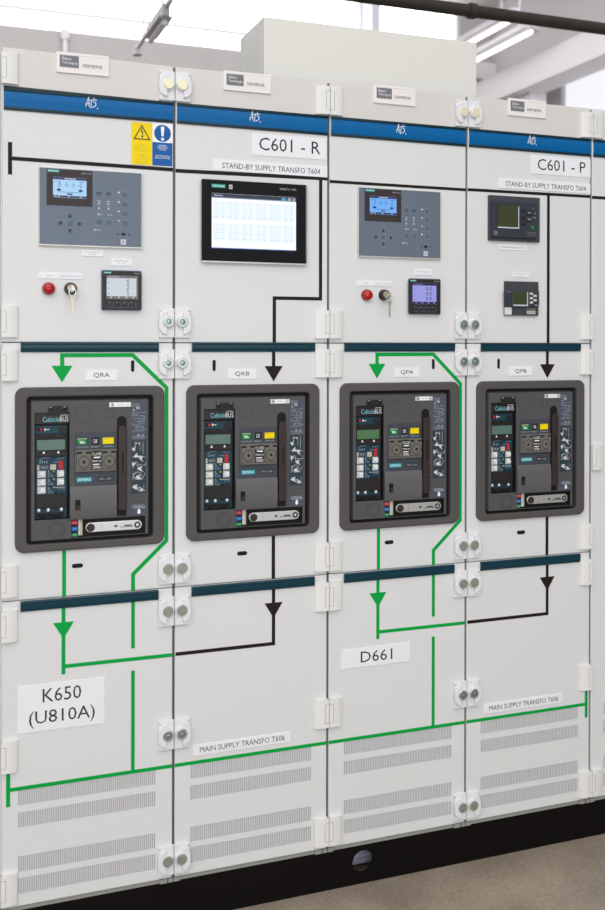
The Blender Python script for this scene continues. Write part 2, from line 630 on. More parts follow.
# ------------------------------------------------------------------ air circuit breakers
def breaker():
    org = (203, 0, 806)
    t = thing('circuit_breaker', 'x', 'circuit breaker', 0, org, 'withdrawable air circuit breakers')
    def P(mb, name, parent=t, label=None):
        o = mb.build(name, parent, org)
        if label: o['label'] = label
        return o
    F = -6.5
    f = MB(FRM)
    f.ring(rrect(31, 375, 807, 1184.5, 20, 6), rrect(56.5, 348, 825, 1163, 9, 6), 0, -10, 3.5, 3)
    f.ring(rrect(54.5, 350, 823, 1165, 10, 6), rrect(56.6, 347.9, 825.1, 1162.9, 9, 6), 13, -6)
    P(f, 'door_frame')
    b = MB(FACE)
    b.use(VDARK); b.ring(rrect(54.5, 350, 823, 1165, 8, 4), rrect(66, 336.5, 833, 1153, 3, 4), 12, 8)
    b.use(FACE)
    o1, o2 = rrect(63, 340, 830.5, 1157, 6, 4), rrect(67, 336, 833.5, 1152.5, 3, 4)
    A = b.add([(p[0], 8, p[1]) for p in o1]); B = b.add([(p[0], F, p[1]) for p in o2])
    for i in range(len(o1)):
        j = (i + 1) % len(o1)
        b.face((A[i], A[j], B[j], B[i]))
    us = [67, 74, 152.6, 156.3, 329, 336]; zs = [833.5, 835, 876.2, 880, 1126.3, 1152.5]
    holes = [(74, 152.6, 880, 1126.3, F + 15), (156.3, 329, 835, 876.2, F + 8)]
    for i in range(5):
        for j in range(5):
            cu, cz = (us[i] + us[i + 1]) / 2, (zs[j] + zs[j + 1]) / 2
            if any(h[0] < cu < h[1] and h[2] < cz < h[3] for h in holes):
                continue
            b.face(b.add([(us[i], F, zs[j]), (us[i + 1], F, zs[j]), (us[i + 1], F, zs[j + 1]), (us[i], F, zs[j + 1])]))
    for h0, h1, h2, h3, hy in holes:
        q = rrect(h0, h1, h2, h3)
        P0 = b.add([(p[0], F, p[1]) for p in q]); P1 = b.add([(p[0], hy, p[1]) for p in q])
        b.use(DARK)
        for i in range(4):
            j = (i + 1) % 4
            b.face((P0[i], P1[i], P1[j], P0[j]))
        b.use(VDARK); b.face(P1)
        b.use(FACE)
    b.use(RING)
    b.circ_line(182, 1120, 18.5, 0.9, F, F - .25); b.circ_line(243, 1120.3, 11.7, 0.9, F, F - .25)
    b.circ_line(123.5, 855, 18.5, 1.0, F, F - .25); b.circ_line(123.5, 855, 14.5, .7, F, F - .25)
    b.tape([(153.2, 1152), (153.2, 1127)], .9, F, F - .2)
    front = P(b, 'front_panel')
    # clip above the trip unit
    F = -6.5 + 14.0
    F = -6.5
    OFF[:] = (-1, 0)
    c = MB(DARK)
    c.rect(105, 149, 1125, 1141, F, F - 3, .6)
    c.use(VDARK); c.rect(108, 116, 1129, 1136, F - 3, F - 3.2); c.rect(138, 146, 1129, 1136, F - 3, F - 3.2)
    c.plate(circle(127.5, 1133, 8, 20, 4), F - 3, F - 3.2)
    c.use(BEIGE); c.rect(107, 113, 1138, 1139.3, F - 3, F - 3.3); c.rect(139, 144, 1138, 1139.3, F - 3, F - 3.3)
    c.use(RING); c.rect(120, 135, 1132.2, 1134, F - 3.2, F - 3.6)
    P(c, 'clip')
    F = -6.5 + 14.0
    OFF[:] = (0, 0)
    # name plate
    n = MB(mat('nameplate_dark', (46, 41, 38), 0.4))
    n.rect(75.5, 152.4, 1099.5, 1125.8, F, F - 4, .6)
    npl = P(n, 'name_plate')
    tx = MB(LCYAN)
    tx.text('Cubicle', 93, 130.5, 1104, 1116, F - 4.2)
    tx.use(WHITE); tx.text('BUS', 131.5, 151.5, 1104, 1116, F - 4.2); tx.rect(133, 151.5, 1118.3, 1119.8, F - 4, F - 4.2)
    P(tx, 'lettering', npl)
    # electronic trip unit
    u = MB(VDARK)
    u.rect(74, 149.6, 881, 1098.5, F, F - 2.5, .6)
    u.use(PCB); u.rect(77, 147.8, 1076.5, 1094.5, F - 2.5, F - 4, .4)
    u.use(DARK); u.rect(76, 148.4, 1068.5, 1076, F - 2.5, F - 5, .4)
    u.use(VDARK)
    for a in (80, 108, 138): u.plate(circle(a + 4, 1073.5, 5, 14, 1.8), F - 5, F - 5.15)
    u.rect(80, 95, 1083, 1091, F - 4, F - 4.3); u.use(REDP); u.rect(87, 92.5, 1084.5, 1089.5, F - 4.3, F - 4.5)
    u.use(WHITE); u.rect(97, 99, 1083.5, 1090, F - 4, F - 4.2); u.rect(99, 108, 1086, 1087.5, F - 4, F - 4.2)
    u.use(DARK); u.plate(circle(137, 1086, 8.5, 20, 6.5), F - 4, F - 8, 1)
    u.use(PCB); u.rect(77, 147.5, 881.5, 1023.5, F - 2.5, F - 3.6, .3)
    tu = P(u, 'trip_unit')
    d = MB(DARK)
    d.rect(75.6, 148.6, 1024, 1068, F - 2.5, F - 7.5, 1.0)
    d.use(VDARK); d.rect(78, 145.5, 1037.5, 1065, F - 7.5, F - 7.7)
    d.use(LCDG); d.rect(79.7, 143, 1039.5, 1063, F - 7.7, F - 8)
    d.use(WHITE)
    for a in (95, 127.7):
        d.plate([(a - 2.5, 1031.5), (a + 2.8, 1031.5), (a + 1, 1037), (a - 1.2, 1036)], F - 7.5, F - 7.8)
    d.use(mat('lcd_segment', (52, 72, 70), .4))
    for a in (88, 103, 128, 133): d.rect(a, a + .8, 1058, 1062, F - 8, F - 8.1)
    P(d, 'display', tu)
    pr = MB(PALE)
    y0, y1 = F - 3.6, F - 3.85
    pr.tape([(86, 1015), (92, 1021), (108, 1021.5)], .7, y0, y1)
    for a in (87, 92, 97, 102): pr.tape([(a, 1009), (a + 1, 1014.5)], 1.2, y0, y1)
    for a in (126, 132, 138): pr.tape([(a, 1016.5), (a + 3.5, 1020.5)], .7, y0, y1)
    for z in (985.5, 966.5, 947.5):
        pr.tape([(105.5, z + 7), (105.5, z - 7), (117, z - 7)], .7, y0, y1)
        pr.tape([(106.5, z + 6), (109, z - 1), (116, z - 5.5)], .7, y0, y1)
    pr.rect(120, 144, 951.5, 953, y0, y1); pr.text('0.1 0.2', 128, 143, 947, 950.5, y1)
    pr.rect(118, 128, 1010, 1010.9, y0, y1)
    pr.use(YELP)
    for z in (988, 970, 951.5): pr.rect(117, 119.5, z, z + 2.2, y0, y1)
    pr.use(BLUEP); pr.rect(114, 117, 1000, 1003, y0, y1)
    pr.use(SLATE); pr.rect(86.5, 107, 994.5, 1004.5, y0, y1 - .4)
    pr.use(PALE); pr.text('IEC', 90, 104, 997.5, 1001.5, y1 - .5)
    P(pr, 'printed_scale', tu)
    for (a, z) in ((83, 999.3), (116, 999.3)):
        m = MB(BEIGE)
        m.rect(a - (2.5 if a < 100 else 6), a + (2.5 if a < 100 else 7), z - 6.2, z + 6.2, F - 3.6, F - 6, .6)
        P(m, 'button', tu)
    m = MB(REDP)
    for i in range(4): m.rect(129.5, 138.5, 994.3 + i * 4.9, 998.1 + i * 4.9, F - 3.6, F - 4.4)
    P(m, 'dip_switch', tu)
    for (a, z) in ((90.8, 983.7), (90.8, 964.8), (90.8, 947), (133.6, 983.7), (133.6, 964.8)):
        m = MB(mat('dial_white', (214, 212, 208), .45))
        m.rect(a - 9.4 if a < 100 else a - 7.8, a + 9.2 if a < 100 else a + 7.8, z - 7.8, z + 8, F - 3.6, F - 4.6, .4)
        m.use(WHITE); m.disc(a + 2, z, 5.6, F - 4.6, F - 7.5, 1, 20)
        m.use(INKL); m.circ_line(a + 2, z, 6.3, .6, F - 4.6, F - 4.9, 18)
        m.tape([(a - 1, z - 2), (a + 4.5, z + 2)], 1.2, F - 7.5, F - 7.8)
        P(m, 'dial', tu)
    m = MB(DARK)
    m.rect(75.8, 148.3, 905, 936.5, F - 3, F - 7, 1.2)
    m.use(VDARK); m.rect(120, 127, 936, 940.5, F - 3.6, F - 5); m.rect(134, 138, 936.5, 940, F - 3.6, F - 5); m.rect(120, 127, 901.5, 905.5, F - 3.6, F - 5)
    P(m, 'cover', tu)
    m = MB(VDARK)
    m.rect(80, 140.5, 885.5, 894.5, F - 3.6, F - 8, .5)
    m.rect(88, 98, 882.5, 886, F - 3.6, F - 6); m.rect(118, 132, 882.5, 886, F - 3.6, F - 6)
    m.use(RING); m.rect(84, 136, 892.8, 893.8, F - 8, F - 8.4)
    m.use(WHITE)
    for a in (84.5, 105.7, 135.4): m.disc(a, 902, 3.3, F - 3.6, F - 4.6, .4, 16); m.rect(a - 3.5, a + 3.5, 897.4, 898.2, F - 3.6, F - 3.9)
    P(m, 'test_connector', tu)
    # indicator panel
    F = -6.5
    OFF[:] = (-1.4, 0)
    m = MB(mat('indicator_slate', (66, 71, 79), .45))
    m.rect(164.8, 261.6, 954.5, 1078.2, F, F - .8, .2)
    ip = P(m, 'indicator_panel')
    for (a0, a1, mm, s, nm) in ((170.8, 194, GREENP, None, 'green'), (206, 221, VDARK, 'OK', 'ok'), (229.8, 255.8, YELP, None, 'yellow')):
        w = MB(VDARK)
        w.ring(rrect(a0 - .8, a1 + .8, 1049.2, 1066, 0), rrect(a0, a1, 1050, 1065.2, 0), F - .8, F - 1.6)
        w.use(mm); w.rect(a0, a1, 1050, 1065.2, F - .8, F - 1.0)
        if nm == 'green':
            w.use(WHITE); w.tape([(177, 1060), (180, 1055), (184, 1058), (188, 1054)], 1.6, F - 1, F - 1.3); w.tape([(178, 1053.5), (189, 1053.5)], 1.3, F - 1, F - 1.3)
            w.use(BEIGE); w.rect(171.5, 193.5, 1062.8, 1064.6, F - 1, F - 1.3)
        if nm == 'ok':
            w.use(WHITE); w.text('OK', 208.5, 218.5, 1052.5, 1062.5, F - 1.3)
        if nm == 'yellow':
            w.use(OLIVE); w.tape([(232, 1061), (238, 1063), (243, 1062)], .9, F - 1, F - 1.3)
        P(w, 'indicator_window', ip, {'green': 'green indicator window', 'ok': 'black indicator window reading OK', 'yellow': 'yellow indicator window'}[nm])
    tx = MB(PALE)
    tx.text('CONTACTS', 168, 197, 1042.3, 1046.2, F - 1.1); tx.text('READY', 204, 222, 1042.3, 1046.2, F - 1.1); tx.text('SPRING', 232, 254.5, 1042.3, 1046.2, F - 1.1)
    tx.use(CYAN); tx.rect(170.3, 204.5, 963.3, 973.8, F - .8, F - 1.1)
    tx.use(WHITE); tx.text('SIEMENS', 172.5, 202.5, 966, 971.3, F - 1.25)
    tx.use(RING); tx.rect(217.3, 254.6, 963, 974.5, F - .8, F - 1.1)
    tx.use(PALE); tx.text('3WL 1200', 222, 250, 966.3, 970.6, F - 1.25)
    P(tx, 'lettering', ip)
    # push button block
    m = MB(BTN)
    m.rect(165.8, 261, 987.3, 1038, F - .8, F - 8, 1.5, 1.5)
    m.use(VDARK); m.rect(203.2, 225.6, 992, 1035, F - 8, F - 8.15)
    for c0, c1 in ((168, 202), (227, 259.6)): m.rect(c0, c1, 993, 1034, F - 8, F - 8.2)
    bp = P(m, 'button_block')
    for c0, c1, cx in ((168.6, 201.4, 185.4), (227.6, 259, 243.5)):
        m = MB(BTN)
        m.rect(c0, c1, 993.6, 1029.5, F - 8.2, F - 11, 1)
        m.rect(cx - 4.5, cx + 5, 1029, 1036, F - 8.2, F - 10.5, .8)
        m.use(BTND); m.circ_line(cx, 1010.4, 13.2, 1.6, F - 11, F - 12)
        m.use(BTN); m.disc(cx, 1010.4, 12.2, F - 11, F - 11.8, .6, 26)
        m.use(VDARK); m.disc(cx, 1010.4, 3.4, F - 11.8, F - 12, 0, 12)
        P(m, 'push_button', bp)
    tx = MB(WHITE)
    yy = F - 8.35
    tx.text('CLOSE', 204.3, 225, 1024.5, 1031.5, yy); tx.rect(207.5, 223, 1018.5, 1021.5, yy + .1, yy); tx.plate([(219.5, 1017), (223.5, 1020), (219.5, 1023)], yy + .1, yy)
    tx.text('Push to', 205, 225, 1009.3, 1014.6, yy); tx.rect(205.5, 222, 1002.8, 1005.2, yy + .1, yy); tx.text('OPEN', 205.5, 223.5, 993.5, 1000.5, yy)
    P(tx, 'lettering', bp)
    # lower cover with a sliding shutter
    m = MB(COVER)
    prof = [(876.5, F), (877, F - 4), (884, F - 7.2), (905, F - 9), (935, F - 8.4), (950, F - 6.8), (954, F - 4.5), (954.5, F)]
    A = m.add([(154.5, y, z) for z, y in prof]); B = m.add([(261.8, y, z) for z, y in prof])
    m.smooth = True
    for i in range(len(prof) - 1): m.face((A[i], A[i + 1], B[i + 1], B[i]))
    m.smooth = False
    m.face(A); m.face(B[::-1])
    cv = P(m, 'cover_flap')
    m = MB(VDARK); m.rect(165.8, 177.6, 900, 923.2, F - 8, F - 9.3)
    m.use(HANDLE); m.rect(168.5, 177.2, 900.5, 911, F - 9, F - 11, .6)
    P(m, 'latch_slide', cv)
    # charging handle in its channel
    m = MB(VDARK)
    ch = [(263.3, 879), (286.2, 879)] + [(274.75 + 11.45 * math.cos(math.radians(a)), 1103 + 11.45 * math.sin(math.radians(a))) for a in range(0, 181, 15)]
    m.plate(ch, F, F - .35)
    P(m, 'handle_channel')
    m = MB(HANDLE)
    hp = [(265.3, 893.5), (284.3, 893.5), (284.3, 1086)] + [(282.5, 1090), (279, 1092), (270.6, 1092), (267.1, 1090)] + [(265.3, 1086)]
    m.plate(hp, F - .35, F - 10, 1.6)
    hd = P(m, 'charging_handle')
    m = MB(VDARK); m.plate(rrect(273.2, 277.4, 986, 1030, 2), F - 10, F - 10.2); m.disc(275.2, 982, 2.2, F - 10, F - 10.3, 0, 12)
    m.rect(265.5, 284.1, 933.6, 934.8, F - 9, F - 10.2)
    P(m, 'handle_slot', hd)
    # printed diagrams on the right
    m = MB(SLATE)
    m.rect(296.8, 333, 1058.5, 1146, F, F - .4)
    m.use(SLATED); m.rect(296.3, 332.6, 930, 1056, F, F - .4)
    m.use(SLATE); m.rect(296.3, 333, 878, 906, F, F - .4)
    m.use(FACE); m.rect(296.3, 332.8, 907, 929, F, F - .4)
    m.use(RING); m.tape([(303, 911), (327, 911), (327, 922), (303, 922), (303, 911)], .7, F - .4, F - .6)
    m.use(PALE)
    rr = random.Random(3)
    y0, y1 = F - .4, F - .6
    for z in (1141, 1136.5):
        m.rect(299, 317, z, z + 1, y0, y1)
    m.plate([(300, 1126), (306, 1126), (303, 1131.5)], y0, y1); m.rect(309, 317, 1130, 1135, y0, y1)
    for i in range(13):
        z = 1121 - i * 3.6
        a = 299
        while a < 326:
            l = rr.uniform(2, 7)
            if rr.random() < .62: m.rect(a, a + l, z, z + .9, y0, y1)
            a += l + 1.6
    m.tape([(315, 1114), (328, 1114), (328, 1096), (315, 1096), (315, 1114)], .5, y0, y1)
    m.rect(299, 330, 1064.5, 1065.4, y0, y1); m.plate([(322, 1067), (327, 1067), (324.5, 1071)], y0, y1); m.rect(311, 317, 1067.5, 1070, y0, y1)
    m.rect(299, 331, 1060.8, 1061.6, y0, y1)
    m.rect(300, 327, 901.5, 902.5, y0, y1); m.rect(299, 331, 897.5, 899, y0, y1); m.rect(304, 331, 895, 896, y0, y1)
    m.use(WHITE); m.disc(315.5, 885.5, 4, y0, y1, 0, 14); m.plate([(311.5, 889), (319.5, 889), (315.5, 895)], y0, y1)
    # small handling pictograms: a hand, a lever and an arrow in each
    pal = mat('pictogram_white', (214, 214, 212), .5)
    m.use(pal)
    def hand(x, z, s, ang):
        ca, sa = math.cos(ang), math.sin(ang)
        def R(p): return [(x + s * (a * ca - b * sa), z + s * (a * sa + b * ca)) for a, b in p]
        m.plate(R([(-5, -2.6), (2, -3), (3.4, 0), (1, 2.6), (-4, 2.2)]), y0, y1)
        m.plate(R([(2, -2.4), (7.4, -1.8), (7.4, -.5), (2, -.6)]), y0, y1)
        m.plate(R([(-1, 2), (2, 4.6), (1, 5.6), (-2.6, 3)]), y0, y1)
    hand(303, 1036, 1.05, 1.2); m.tape([(306, 1052), (306, 1030)], .8, y0, y1); m.tape([(325, 1053), (325, 1022)], .6, y0, y1); m.tape([(318, 1050), (318, 1030)], .5, y0, y1)
    m.disc(309, 1049.5, 2, y0, y1, 0, 10); m.plate([(314, 1046), (319, 1048), (315, 1052)], y0, y1)
    hand(310, 1019, 1.3, .1); hand(320, 1014, 1.3, -.9); m.tape([(299, 1018), (331, 1016)], .8, y0, y1)
    hand(303, 1000, 1.1, .9); hand(318, 988, 1.3, -.6); m.tape([(301, 1006), (301, 990)], .8, y0, y1); m.tape([(309, 998), (331, 996), (331, 1004)], .8, y0, y1); m.tape([(312, 1004), (312, 992)], .6, y0, y1)
    hand(314, 968, 1.35, -.3); m.circ_line(312, 972, 9, .8, y0, y1, 20); m.tape([(301, 962), (301, 978), (310, 978)], .7, y0, y1); m.tape([(324, 964), (330, 978)], .7, y0, y1)
    hand(307, 945, 1.4, -.5); hand(321, 939, 1.1, 2.4); m.tape([(302, 950), (331, 935)], .8, y0, y1); m.tape([(327, 951), (327, 936)], .6, y0, y1)
    P(m, 'instruction_label')
    # tag
    m = MB(SILV); m.rect(245, 296, 1136, 1147, F, F - 1.5, .3)
    m.use(WHITE); m.rect(257, 284, 1136.6, 1146.4, F - 1.5, F - 1.9)
    m.use(INKL); m.text('1200 A', 262, 279, 1139.5, 1143.5, F - 2.0)
    m.rect(250, 255, 1138, 1145, F - 1.5, F - 1.8)
    P(m, 'rating_tag')
    # colour key
    F = -6.5 + 7.5
    OFF[:] = (-.6, 0)
    m = MB(VDARK); m.rect(156.5, 185, 835, 875.5, F, F - .6)
    for z0, z1, mm in ((864.3, 873.3, mat('pink_red', (222, 58, 72), .5)), (849.5, 859, BLUEP), (836.2, 844.2, mat('label_green', (20, 158, 92), .5))):
        m.use(mm); m.rect(158.8, 172.3, z0, z1, F - .6, F - 1)
        m.use(PALE); m.rect(161.5, 169.5, (z0 + z1) / 2 - .6, (z0 + z1) / 2 + .6, F - 1, F - 1.2)
    m.use(BEIGE); m.rect(174, 183.5, 838.5, 875, F - .6, F - 1.4)
    m.use(WHITE)
    for z in (844, 857, 869): m.rect(176.3, 177.3, z - 4, z + 4, F - 1.4, F - 1.6)
    P(m, 'position_indicator')
    # racking crank in its recess
    OFF[:] = (-2.0, 0)
    m = MB(STEEL)
    c0, c1, cz, r = 202.8, 312.6, 855.8, 11.2
    pts = [(c0 + r * math.cos(math.radians(a)), cz + r * math.sin(math.radians(a))) for a in range(90, 271, 15)] + [(c1 + r * math.cos(math.radians(a)), cz + r * math.sin(math.radians(a))) for a in range(-90, 91, 15)]
    m.plate(pts, F - .5, F - 6, 1.2)
    m.use(VDARK); m.plate(circle(262, cz, 3.6, 14, 2.6), F - 6, F - 6.2); m.circ_line(312.6, cz, 5.6, 3.6, F - 6, F - 6.3, 20)
    m.plate(rrect(282, 300, cz - 1.2, cz + 1.4, 1.2), F - 6, F - 6.2)
    m.use(mat('crank_groove', (130, 130, 130), .4, metal=.8)); m.tape([(228, cz + 10), (228, cz - 10)], .6, F - 6, F - 6.2); m.plate(rrect(272, 303, cz - 4, cz - 2, .9), F - 6, F - 6.15)
    ck = P(m, 'crank_handle')
    m = MB(HANDLE); m.lathe_y(203.2, cz, [(9.4, F - 6), (9.4, F - 8), (8.4, F - 9)], 24)
    P(m, 'crank_knob', ck)
    OFF[:] = (0, 0)
    return t

BRK = breaker()
BL = ['circuit breaker on the leftmost cabinet, below the QRA plate', 'circuit breaker below the QRB plate, under the wide touch panel',
      'circuit breaker below the QPA plate, above the D661 sign', 'circuit breaker below the QPB plate, rightmost of the four']
for k in range(4):
    o = BRK if k == 0 else copy_tree(BRK)
    du = (0, -1.5, 0, -1.5)[k]
    o.location = wpos(k, 203 + du, 806)
    o['label'] = 'dark grey ' + BL[k]
    if k == 2:      # the third breaker's display is greener
        for u in o.children:
            for d in u.children:
                if d.name.startswith('display'):
                    d.data = d.data.copy()
                    for i, m in enumerate(d.data.materials):
                        if m == LCDG: d.data.materials[i] = mat('lcd_greener', (84, 122, 84), .2)

# ------------------------------------------------------------------ label plates
def label_plate(k, u0, u1, z0, z1, lines, label, group=None, name='label_plate', ink=INK, t=1.6):
    """lines: (text, u0, u1, z0, z1)"""
    org = ((u0 + u1) / 2, 0, z0)
    mb = MB(LABEL)
    mb.rect(u0, u1, z0, z1, 0, -t, .4, .8)
    o = mb.build(name, None, org, wpos(k, org[0], org[2]))
    tag(o, label, 'label', group)
    if lines:
        tx = MB(ink)
        for s, a, b, c, d in lines:
            tx.text(s, a, b, c, d, -t - .12)
        tx.build('lettering', o, org)
    return o

G1 = 'large printed sign plates'
label_plate(0, 38, 235, 394, 502, [('K650', 93, 180.5, 459.5, 491), ('(U810A)', 62.5, 212, 402.5, 441.5)], 'large white sign reading K650 (U810A) on the left lower door', G1)
label_plate(2, 37, 233, 451.5, 501.5, [('D661', 91, 181, 463, 491.5)], 'large white sign reading D661 under the green arrow', G1)
label_plate(1, 195.5, 394, 1752, 1806, [('C601 - R', 213.5, 376.5, 1765, 1797)], 'large white sign reading C601 - R above the touch panel', G1)
label_plate(3, 200, 396.5, 1755, 1806, [('C601 - P', 221.5, 379.5, 1766.5, 1797.5)], 'large white sign reading C601 - P at top right', G1)
G2 = 'long thin supply name plates'
label_plate(1, 96, 396, 1708, 1736, [('STAND-BY SUPPLY TRANSFO T604', 119, 376, 1714.5, 1728)], 'long white plate reading STAND-BY SUPPLY TRANSFO T604 above the touch panel', G2)
label_plate(3, 95.5, 396.5, 1710, 1737, [('STAND-BY SUPPLY TRANSFO T604', 119, 381, 1716, 1729.5)], 'long white plate reading STAND-BY SUPPLY TRANSFO T604 above the square relay', G2)
label_plate(1, 47.5, 298, 285.5, 311.5, [('MAIN SUPPLY TRANSFO T606', 65, 283.5, 292, 305)], 'long white plate reading MAIN SUPPLY TRANSFO T606 right of the K650 door', G2)
label_plate(3, 55, 306.5, 284, 310, [('MAIN SUPPLY TRANSFO T606', 72, 293, 290.5, 303.5)], 'long white plate reading MAIN SUPPLY TRANSFO T606 at far lower right', G2)
G3 = 'breaker name plates'
for k, s, a, b in ((0, 'QRA', 190, 263.5), (1, 'QRB', 134.5, 207.5), (2, 'QPA', 185.5, 258.5), (3, 'QPB', 131.5, 206)):
    m = (a + b) / 2
    label_plate(k, a, b, 1198.5, 1223, [(s, m - 18.5, m + 18.5, 1204.5, 1216.5)], 'small white plate reading %s above its circuit breaker' % s, G3)
G4 = 'tiny device name plates'
label_plate(0, 81.8, 131.2, 1434.3, 1448.8, [('Alarm', 101, 111.5, 1439.6, 1443.6)], 'tiny white plate over the left red lamp', G4, ink=INKL)
label_plate(0, 131.6, 181.6, 1434.0, 1448.2, [('LOCAL / L.O.S. / Remote', 133.5, 179.5, 1438.8, 1443)], 'tiny white plate over the left key switch', G4, ink=INKL)
label_plate(2, 78.2, 128.4, 1435, 1449.4, [('Alarm', 98.5, 109, 1440, 1444)], 'tiny white plate over the right red lamp', G4, ink=INKL)
label_plate(2, 128.8, 179.2, 1435, 1448.6, [('LOCAL / L.O.S. / Remote', 131.5, 177, 1439.5, 1443.5)], 'tiny white plate over the right key switch', G4, ink=INKL)
label_plate(0, 248.5, 298.8, 1468.5, 1485.7, [('MEASURING PANEL', 256, 291, 1478.3, 1481.3), ('Q - RA', 266, 281, 1473, 1476)], 'tiny white plate over the grey-screened meter', G4, ink=INKL)
label_plate(2, 244.9, 295.2, 1467, 1482.9, [('Measuring QPA', 252, 288, 1473, 1477.5)], 'tiny white plate over the purple-screened meter', G4, ink=INKL)
label_plate(0, 179.8, 229.4, 1488.5, 1502.6, [('SYNCHRO PANEL', 187, 222, 1496.3, 1499.2), ('relay SR', 196, 213, 1491.5, 1494.2)], 'tiny white plate under the left grey-blue controller', G4, ink=INKL)
label_plate(3, 96, 187.2, 1541.7, 1556.6, [('Schakelbediening T606', 104, 180, 1545.5, 1552.5)], 'small white plate under the larger square relay', G4, ink=INKL)
label_plate(3, 143.7, 195.3, 1469.1, 1482.6, [('CONTROL RELAY', 150, 189, 1476.6, 1479.4), ('PLC', 165, 173, 1471.6, 1474.4)], 'tiny white plate over the smaller square relay', G4, ink=INKL)

# maker plates on the header
for k, (a, b, z0, z1) in enumerate(((121.8, 242.3, 1910.5, 1958), (121, 243.5, 1905.5, 1954), (123.8, 244.2, 1908.5, 1954.5), (125, 247, 1909, 1956))):
    org = ((a + b) / 2, 0, z0)
    t = thing('maker_plate', 'small framed white plate with grey square on the header, ' + ('above the yellow sticker cabinet', 'above the touch panel cabinet', 'above the D661 sign cabinet', 'above the C601 - P sign')[k], 'sign', k, org, 'framed plates on the header')
    m = MB(mat('plate_frame', (240, 236, 234), .35))
    z1 = z0 + 47.5
    m.rect(a, b, z0, z1, 0, -5, 1.0)
    m.build('frame', t, org)
    m = MB(mat('plate_card', (238, 232, 228), .5))
    m.rect(a + 6, b - 5.5, z0 + 10, z1 - 5.5, -5, -5.3)
    m.use(mat('plate_line', (205, 200, 200), .5)); m.rect(a + 6, b - 5.5, z1 - 6.2, z1 - 5.3, -5, -5.5)
    m.build('card', t, org)
    m = MB(GREYP)
    m.rect(a + 7.5, a + 51, z0 + 12.5, z1 - 7.5, -5.3, -5.6)
    m.use(WHITE)
    m.text('Elektro', a + 13, a + 34, z1 - 18.5, z1 - 11.5, -5.7); m.text('Technology by', a + 13, a + 48, z1 - 28.5, z1 - 21.5, -5.7)
    m.use(INK); m.text('SIEMENS', a + 59.5, a + 105, z0 + 16, z0 + 23.5, -5.7)
    m.build('print', t, org)

# ------------------------------------------------------------------ warning stickers
def stickers():
    org = (321, 0, 1710)
    m = MB(YEL); m.rect(296, 345.8, 1710, 1810, 0, -.8)
    o = m.build('warning_sticker', None, org, wpos(0, *org[::2]))
    tag(o, 'yellow high voltage warning sticker with black lightning triangle', 'sticker', 'safety stickers')
    p = MB(INK)
    tri = [(300.5, 1769.3), (342.2, 1769.3), (321.2, 1805.3)]
    p.ring(tri, inset(tri, 2.6), -.8, -1.0)
    p.plate([(320.5, 1796), (323.5, 1796), (321, 1789.5), (317.5, 1786)], -.8, -1.0)
    p.plate([(317.5, 1786), (322, 1788.5), (325.5, 1789), (323.5, 1788.0)][:3], -.8, -1.0)
    p.tape([(318.6, 1787.5), (323.8, 1788.4), (322, 1776)], 1.8, -.8, -1.05)
    p.plate([(318.8, 1778), (325, 1778.5), (322.2, 1772.5)], -.8, -1.0)
    p.build('pictogram', o, org)
    p = MB(OLIVE)
    for i, (s, hw) in enumerate((('ATTENTION', 8), ('Elektrische spanning', 17), ('Alleen bevoegden mogen', 19), ('deze kast openen', 14), ('DANGER', 8), ('High voltage inside', 17), ('Authorised staff only', 16), ('Switch off before', 14), ('opening the door', 12))):
        z = 1759 - i * 5.2 - (4 if i > 3 else 0)
        p.text(s, 321 - hw, 321 + hw, z - 2.8, z, -.95)
    p.build('lettering', o, org)
    org = (371, 0, 1710)
    m = MB(STBLUE); m.rect(346.6, 394.8, 1710.5, 1766, 0, -.8)
    m.use(WHITE); m.rect(346.6, 396.2, 1766, 1812, 0, -.8)
    o = m.build('notice_sticker', None, org, wpos(0, *org[::2]))
    tag(o, 'blue and white mandatory notice sticker with exclamation mark disc', 'sticker', 'safety stickers')
    p = MB(STBLUE); p.disc(371, 1788, 20.3, -.8, -1.0, 0, 40)
    p.use(WHITE)
    p.plate([(368.3, 1781), (373.2, 1781), (375.2, 1802), (373.8, 1804.4), (368.2, 1804.4), (366.6, 1802)], -1.0, -1.2)
    p.disc(370.9, 1774.3, 3.6, -1.0, -1.2, 0, 20)
    p.build('pictogram', o, org)
    p = MB(WHITE)
    for i, (s, hw) in enumerate((('DEURWAARDE', 10), ('HOOFDSCHAKELAAR', 13), ('UITSCHAKELEN', 8))):
        z = 1760.5 - i * 4.8; p.text(s, 371 - hw, 371 + hw, z - 3.6, z, -.95)
    for i, (s, hw) in enumerate((('TURN OFF MAIN SWITCH', 18), ('BEFORE OPENING DOOR', 18))):
        z = 1736 - i * 5.0; p.text(s, 371 - hw, 371 + hw, z - 3.8, z, -.95)
    p.build('lettering', o, org)
stickers()

